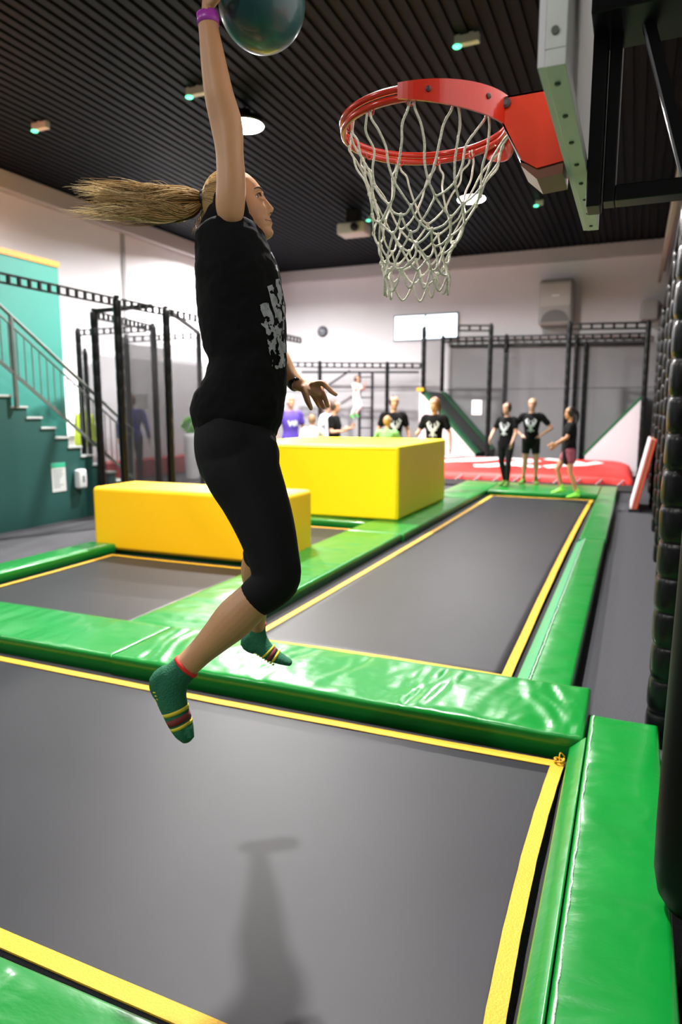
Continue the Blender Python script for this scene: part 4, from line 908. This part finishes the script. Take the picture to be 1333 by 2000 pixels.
fing([(610, 752, 2.262), (628, 748, 2.255), (640, 757, 2.25), (648, 765, 2.25), (657, 771, 2.252)], [.011, .0100, .0088, .008, .0062])
fing([(612, 757, 2.27), (627, 763, 2.268), (634, 776, 2.265), (638, 786, 2.265), (641, 794, 2.267)], [.011, .0098, .0088, .0078, .0062])
fing([(608, 760, 2.28), (619, 770, 2.28), (625, 781, 2.278), (629, 790, 2.278), (633, 797, 2.279)], [.011, .0095, .0085, .0076, .006])
fing([(602, 760, 2.29), (611, 771, 2.295), (617, 781, 2.296), (621, 789, 2.297), (624, 795, 2.298)], [.010, .0088, .008, .007, .0056])
fing([(594, 758, 2.262), (598, 772, 2.25), (602, 785, 2.245), (606, 793, 2.243), (608, 799, 2.243)], [.013, .0115, .0098, .0085, .0066])
# legs skin: near and far lower legs
b.loft(*LP([(528, 1140, 1.985, 36, .05), (500, 1168, 1.985, 37, .05), (459, 1208, 1.985, 40, .053), (424, 1243, 1.985, 32.5, .045), (394, 1272, 1.985, 26.5, .035), (366, 1299, 1.985, 25, .031), (350, 1318, 1.985, 24, .03)]), UPV, 22)
b.loft(*LP([(525, 1060, 2.28, 38, .052), (507, 1110, 2.38, 36, .055), (508, 1150, 2.49, 29, .05), (505, 1190, 2.61, 18.5, .038), (503, 1224, 2.69, 14.5, .031)]), RT, 20)
obj('body', b, SKIN, wom, remesh=.0034, sm=1)
# eyes, brow, lips, nostril shade
for sg in (-1, 1):
    ye = face_y(.031, .008)
    e = hc+(hl*sg*.031+hf*(ye-.0065)+hu*.008)*.985
    ey = obj('eye', MB().ell(e, hl*.0115, hf*.0105, hu*.0075, 20, 14), EYEW, wom, smooth=True)
    obj('iris', MB().ell(e+hf*.0066+hu*.0010-hl*sg*-.001, hl*.0066, hf*.0046, hu*.0064, 16, 10), IRIS, ey, smooth=True)
    obj('eyelid', MB().loft([(hc+(hl*sg*x+hf*(face_y(x, z)+o_)+hu*z)*.985) for x, z, o_ in ((.017, .012, 0), (.025, .0185, .002), (.033, .0195, .002), (.042, .0165, 0), (.048, .010, 0))], .0024, None, hu, 8, 4), SKIN, ey, smooth=True)
    obj('nostril', MB().ell(hc+(hl*sg*.0068+hf*(face_y(.0068, -.043)-.0005)-hu*.0435)*.985, hl*.0030, hf*.0048, hu*.0016, 12, 8), mat('nostril_shade', (.05, .015, .01), .8), wom, smooth=True)
    g = MB(); g.loft([hc+(hl*sg*x+hf*(face_y(x, z)+o_)+hu*z)*.985 for x, z, o_ in ((.017, .011, .001), (.025, .0155, .003), (.033, .0165, .003), (.042, .0135, .001), (.047, .009, .001))], .0016, None, hu, 6, 4); obj('eyelash', g, BROW, ey, smooth=True)
    g = MB(); g.loft([hc+(hl*sg*x+hf*(face_y(x, z)-.0008)+hu*z)*.985 for x, z in ((.014, .0265), (.026, .0305), (.040, .0315), (.052, .0265))], [.0026, .0036, .0030, .0014], [.0024, .0024, .0024, .0012], hu, 8, 4); obj('eyebrow', g, BROW, wom, smooth=True)
g = MB(); g.loft([hc+(hl*x+hf*(face_y(x, z)-.0018)+hu*z)*.985 for x, z in ((-.024, -.066), (-.012, -.0635), (0, -.0625), (.012, -.0635), (.024, -.066))], [.001, .0026, .0032, .0026, .001], None, hu, 10, 4)
g.loft([hc+(hl*x+hf*(face_y(x, z)-.002)+hu*z)*.985 for x, z in ((-.022, -.067), (-.012, -.0705), (0, -.0715), (.012, -.0705), (.022, -.067))], [.001, .0028, .0036, .0028, .001], None, hu, 10, 4)
lips = obj('lips', g, LIP, wom, smooth=True)
g = MB(); g.loft([hc+(hl*x+hf*(face_y(x, z)+.0004)+hu*z)*.985 for x, z in ((-.029, -.0635), (-.020, -.0665), (-.010, -.067), (0, -.067), (.010, -.067), (.020, -.0665), (.029, -.0635))], .0011, None, hu, 8, 4); obj('mouth_line', g, mat('mouth_dark', (.10, .03, .02), .7), lips, smooth=True)
# hair: cap, strands over the skull, flying ponytail
g = MB(); g.ell(hc-hf*.016+hu*.012, hl*.081, hf*.090, hu*.110, 40, 28); hairo = obj('hair', g, HAIR, wom, smooth=True)
tie = A(398, 388, 2.14); rnd = random.Random(3); st_ = []
for i in range(420):
    a = rnd.uniform(-1.9, 1.9); s0 = hc-hf*.016+hu*.012
    d0_ = (hf*math.cos(.55)*.0+hu*math.cos(a)+hl*math.sin(a)).normalized()
    fr = rnd.uniform(.25, .62) if abs(a) < 1.2 else rnd.uniform(-.1, .25)
    s_dir = (d0_*math.cos(fr)+hf*math.sin(fr)); e_dir = (tie-s0).normalized(); pts = []
    for j in range(9):
        f_ = j/8; dv = s_dir.lerp(e_dir, f_).normalized(); x_, y_, z_ = dv.dot(hl)/.0815, dv.dot(hf)/.0905, dv.dot(hu)/.1105
        rr = 1/math.sqrt(x_*x_+y_*y_+z_*z_); pts.append(s0+dv*(rr+rnd.uniform(0, .0018))*(1 if f_ < .9 else .99))
    pts.append(tie+Vector((rnd.uniform(-.01, .01), rnd.uniform(-.01, .01), rnd.uniform(-.012, .012)))); st_.append(pts)
curves('hair_strands', st_, .0011, mat('blond_strand', (.42, .27, .10), .35), hairo)
HB = [mat('blond_strand', (.42, .27, .10), .35), mat('brown_strand', (.16, .085, .03), .38), mat('pale_strand', (.80, .62, .33), .35)]
def tail(n, seed, cols, x_end, name, thick, nc=13):
    rnd = random.Random(seed); st_ = []
    guides = []
    for c_ in range(nc):
        guides.append((rnd.uniform(-1, 1), rnd.uniform(-1, 1), x_end+rnd.uniform(-45, 75), rnd.uniform(0, 6), rnd.uniform(4, 9), rnd.uniform(6, 10), rnd.uniform(-1, 1)))
    for i in range(n):
        u0, v0, xe, ph, am, fq, dr = guides[i % nc]; u = max(-1, min(1, u0+rnd.gauss(0, .22))); v = max(-1, min(1, v0+rnd.gauss(0, .25))); xe2 = xe+rnd.gauss(0, 16); j1, j2 = rnd.gauss(0, 1), rnd.gauss(0, 1); pts = []
        for j in range(19):
            f_ = j/18; x = 399-(399-xe2)*f_
            sp = math.sin(min(1, f_*3.0)*PI/2); cl = f_**1.5
            mid = 388+7*f_+9*math.sin(f_*4.2+.2); uu = u*(1-cl)+(u0+.12*j1)*cl
            y = mid+uu*(9+26*sp)*(1-.12*f_)+am*math.sin(f_*fq+ph)*f_**.8+dr*11*f_*f_+j1*2.2*f_+(f_**3)*abs(j2)*7
            vv = v*(1-cl)+v0*cl
            pts.append(A(x, y, 2.14+vv*.036*sp+.012*math.sin(f_*6+ph*1.3)*f_+j2*.003*f_))
        st_.append(pts)
    return curves(name, st_, thick, cols, hairo)
tail(620, 11, HB[0], 205, 'ponytail', .0012, 15); tail(420, 12, HB[1], 262, 'ponytail_dark_strands', .0013, 9); tail(330, 13, HB[2], 188, 'ponytail_pale_strands', .0010, 12)
st_ = []
for i in range(70):                               # loose hair hanging at the nape
    x0 = rnd.uniform(396, 412); pts = [A(x0, 395+rnd.uniform(-5, 5), 2.14)]
    ex = x0-rnd.uniform(0, 26); 
    for j in range(1, 9): f_ = j/8; pts.append(A(x0+(ex-x0)*f_**2+3*math.sin(f_*6+i), 395+f_*rnd.uniform(50, 66), 2.14+rnd.uniform(-.01, .01)))
    st_.append(pts)
curves('loose_strands', st_, .0010, HB[0], hairo)
obj('hair_tie', MB().lathe(tie+RT*.004, [(.022, -.014), (.026, -.008), (.026, .008), (.022, .014)], 20, RT), BLACK, wom, smooth=True)
# shirt
g = MB()
rows_ = [(826, 378, 545, 2.13, .165), (808, 376, 552, 2.13, .165), (780, 389, 557, 2.13, .155), (750, 401, 559, 2.13, .15), (705, 410, 560, 2.125, .145), (650, 395, 559, 2.12, .15), (590, 388, 555, 2.12, .165), (540, 385, 544, 2.12, .175), (500, 384, 528, 2.12, .165), (468, 388, 513, 2.13, .14), (436, 398, 500, 2.125, .10), (405, 408, 490, 2.12, .06)]
g.loft([A((a+c_)/2, y, d_) for y, a, c_, d_, q in rows_], [(c_-a)/2*d_/PXM for y, a, c_, d_, q in rows_], [q for *_, q in rows_], RT, 40, 5, power=2.2)
g.loft(*LP([(452, 490, 2.065, 58, .075), (451, 448, 2.065, 48, .055), (449, 415, 2.06, 39, .042), (449, 385, 2.055, 33, .030)]), RT, 26)
g.loft(*LP([(448, 500, 2.20, 40, .07), (478, 520, 2.27, 38, .06), (500, 580, 2.29, 36, .056), (508, 610, 2.30, 35, .055)]), RT, 24)
g.loft(*LP([(492, 478, 2.11, 30, .07), (512, 486, 2.11, 12, .06)]), UPV, 20)
shirt = obj('t_shirt', g, TEE, wom, remesh=.0055, sm=3)
# wrinkles on shirt
tx = bpy.data.textures.new('folds', 'CLOUDS'); tx.noise_scale = .07
dm = shirt.modifiers.new('folds', 'DISPLACE'); dm.texture = tx; dm.strength = .016; dm.mid_level = .5
# chest print: pale smudged antler print seen from the side
m2 = MB()
def shirt_d(x, y):
    for (y0, a0, c0, d0, q0), (y1, a1, c1, d1, q1) in zip(rows_[:-1], rows_[1:]):
        if y0 >= y >= y1:
            t = (y0-y)/(y0-y1); a_, c_, d_, q_ = a0+(a1-a0)*t, c0+(c1-c0)*t, d0+(d1-d0)*t, q0+(q1-q0)*t
            u = ((x-(a_+c_)/2)/((c_-a_)/2)); u = max(-.985, min(.985, u)); return d_-q_*(1-abs(u)**2.2)**(1/2.2)
    return 2.1
def prb(pts, w):
    vs, fs = ribbon2d(pts, w, 6)
    m2.add([A(v.x, v.y, shirt_d(v.x, v.y)-.004) for v in vs], fs)
prb([(531, 556), (540, 585), (547, 612), (551, 645)], (10, 14)); prb([(541, 545), (549, 585), (554, 625)], (6, 10)); prb([(522, 592), (530, 620), (534, 655), (542, 690)], (16, 20)); prb([(549, 640), (554, 690), (553, 720)], (14, 8)); prb([(521, 625), (535, 640), (552, 655)], 17); prb([(531, 668), (541, 700), (547, 722)], 12); prb([(524, 495), (528, 508)], 8); prb([(533, 520), (537, 532)], 4); prb([(538, 650), (546, 675), (551, 700)], 14); prb([(519, 600), (526, 612), (533, 618)], 10)
gpm = mat('grey_print', (.34, .36, .38), .8, var=.8, vscale=45)
nt = gpm.node_tree; nz = nt.nodes.new('ShaderNodeTexNoise'); nz.inputs['Scale'].default_value = 34; nz.inputs['Detail'].default_value = 5
rp = nt.nodes.new('ShaderNodeMath'); rp.operation = 'GREATER_THAN'; rp.inputs[1].default_value = .475; tcn = nt.nodes.new('ShaderNodeTexCoord')
nt.links.new(tcn.outputs['Object'], nz.inputs['Vector']); nt.links.new(nz.outputs[0], rp.inputs[0]); nt.links.new(rp.outputs[0], nt.nodes['Principled BSDF'].inputs['Alpha'])
pr_ = obj('shirt_print', m2, mat('grey_print', (.30, .32, .34), .8, var=.95, vscale=55), shirt, normals=False)
sd_ = pr_.modifiers.new('sub', 'SUBSURF'); sd_.subdivision_type = 'SIMPLE'; sd_.levels = 2; sd_.render_levels = 2
q = pr_.modifiers.new('wrap', 'SHRINKWRAP'); q.target = shirt; q.wrap_mode = 'ABOVE_SURFACE'; q.offset = .0025
# leggings
g = MB()
g.loft(*LP([(465, 790, 2.13, 72, .14), (461, 835, 2.13, 77, .16), (462, 875, 2.125, 80, .17), (470, 905, 2.12, 80, .165)]), RT, 30)
g.loft(*LP([(466, 880, 2.06, 78, .09), (474, 920, 2.045, 75, .095), (497, 972, 2.03, 66, .09), (519, 1030, 2.01, 58, .082), (534, 1085, 1.995, 51, .072), (540, 1128, 1.985, 48, .062), (522, 1152, 1.985, 43, .058), (500, 1168, 1.985, 39.5, .055)]), RT, 28)
g.loft(*LP([(470, 890, 2.20, 70, .09), (490, 960, 2.21, 60, .085), (508, 1020, 2.24, 50, .07), (520, 1060, 2.285, 43, .06), (512, 1088, 2.33, 38.5, .058)]), RT, 26)
leg = obj('leggings', g, LEG, wom, remesh=.0055, sm=2)
# socks
SOCK = mat('green_sock', (.007, .12, .055), .85, bump=.5, bscale=180); REDC = mat('red_cuff', (.75, .02, .015), .7)
def ringband(mb, a, r1, r2, ref, t_, h): mb.loft([a-t_*h, a+t_*h], [r1, r1], [r2, r2], ref, 24, 1, cap=False, spline=False)
g = MB(); D = 1.985
g.loft(*LP([(362, 1303, D, 27, .034), (346, 1320, D, 29, .037), (334, 1340, D, 33, .038), (336, 1366, D, 29, .039), (348, 1400, D, 24, .042), (359, 1425, D, 20, .042), (366, 1438, D, 14, .036)]), RT, 26)
g.loft(*LP([(330, 1320, D, 24, .032), (314, 1333, D, 23, .030), (320, 1352, D, 22, .030)]), RT, 20)
for k, (fx, dp) in enumerate(((354, .032), (360, .016), (365, .0), (370, -.016), (374, -.032))): g.loft([A(fx-5, 1425, D+dp*.9), A(fx, 1440-abs(k-3)*1.5, D+dp)], [.011, .0095], None, RT, 12, 2)
s1 = obj('sock', g, SOCK, wom, remesh=.004, sm=2)
tdir = (A(394, 1272, D)-A(350, 1318, D)).normalized()
g = MB(); ringband(g, A(364, 1302, D), 28.0*D/PXM, .0355, UPV, tdir, .005); obj('cuff', g, REDC, s1, smooth=True)
def stripe(rows2, m, sk, nm, ref=RT, h=.003):
    g = MB(); P, R_, Q_ = LP(rows2); t_ = (P[-1]-P[0]).normalized()
    g.loft([P[0], P[-1]], [R_[0]+.0010, R_[-1]+.0010], [Q_[0]+.0010, Q_[-1]+.0010], ref, 26, 1, cap=False, spline=False); obj(nm, g, m, sk, smooth=True)
YS = mat('yellow_knit', (.60, .50, .03), .85); MR = mat('maroon_knit', (.16, .02, .02), .85)
stripe([(342.5, 1384, D, 26.2, .0405), (345, 1391, D, 25.2, .041)], YS, s1, 'yellow_stripe'); stripe([(347, 1397, D, 24.2, .0418), (352, 1409, D, 22.6, .042)], MR, s1, 'maroon_stripe'); stripe([(353.5, 1412, D, 22, .042), (356, 1418, D, 21, .042)], YS, s1, 'yellow_stripe')
g = MB()
for k in range(12):
    f_ = k/11; x, y = 301+(338-301)*f_, 1352+(1424-1352)*f_
    g.ell(A(x+3.5, y, D-.020), RT*.009, FW*.008, Z*.004, 10, 6); g.ell(A(x+1, y+3, D+.002), RT*.009, FW*.008, Z*.004, 10, 6)
obj('grip_dots', g, YS, s1, smooth=True)
g = MB(); D2 = 2.70
g.loft(*LP([(504, 1219, D2, 15.5, .031), (502, 1234, D2, 18, .034), (503, 1250, D2, 21, .035), (517, 1267, D2, 17, .036), (537, 1281, D2, 13, .038), (556, 1290, D2, 9, .036), (566, 1294, D2, 6.5, .028)]), RT, 24)
g.loft(*LP([(492, 1245, D2, 18, .030), (484, 1256, D2, 14.5, .028), (496, 1266, D2, 12, .028)]), RT, 18)
s2 = obj('sock', g, SOCK, wom, remesh=.004, sm=2)
g = MB(); ringband(g, A(504, 1219, D2), 16.6*D2/PXM, .0325, RT, Z, .006); obj('cuff', g, REDC, s2, smooth=True)
stripe([(523, 1271, D2, 16.3, .037), (526, 1274, D2, 15.6, .0373)], YS, s2, 'yellow_stripe'); stripe([(529, 1276, D2, 15, .0375), (535, 1280, D2, 13.6, .038)], MR, s2, 'maroon_stripe'); stripe([(537, 1281, D2, 13.2, .038), (541, 1283.5, D2, 12.4, .038)], YS, s2, 'yellow_stripe')
g = MB()
for k in range(9): f_ = k/8; g.ell(A(494+(534-494)*f_, 1272+(1298-1272)*f_*1.0, D2-.01), RT*.006, FW*.01, Z*.004, 10, 6)
obj('grip_dots', g, YS, s2, smooth=True)
# wristband, watch
ringd = (A(412, 60, 1.945)-A(404, 10, 1.945)).normalized()
g = MB(); g.loft([A(405.5, 27, 1.945), A(407, 38, 1.945), A(407.5, 49, 1.945)], [21.5*1.945/PXM]*3, [.0235, .024, .0245], RT, 28, 1, cap=False, spline=False); obj('wristband', g, mat('purple_band', (.40, .05, .42), .35), wom, smooth=True)
g = MB(); q0, q1 = A(573, 744, 2.285), A(580, 752, 2.28); g.loft([q0.lerp(q1, .1), q0.lerp(q1, .9)], [.0275, .0265], [.0245, .0235], UPV, 26, 1, cap=True, spline=False); wt = obj('watch', g, BLACK, wom, smooth=True)
g = MB(); g.ell(A(578, 741, 2.262), RT*.013, UPV*.006, FW*.015, 18, 10); obj('watch_face', g, mat('watch_glass', (.01, .01, .012), .1), wt, smooth=True)

# ball
t = thing('ball', ballc-Z*BR, 'shiny dark teal ball held in the raised hand at the top', 'ball')
obj('skin_cover', MB().ell(ballc, RT*BR, FW*BR, UPV*BR, 64, 48), mat('teal_rubber', (.003, .055, .055), .42, bump=.08, bscale=60, coat=.35), t, smooth=True)
for o in bpy.data.objects:
    if '_o' in o: del o['_o']
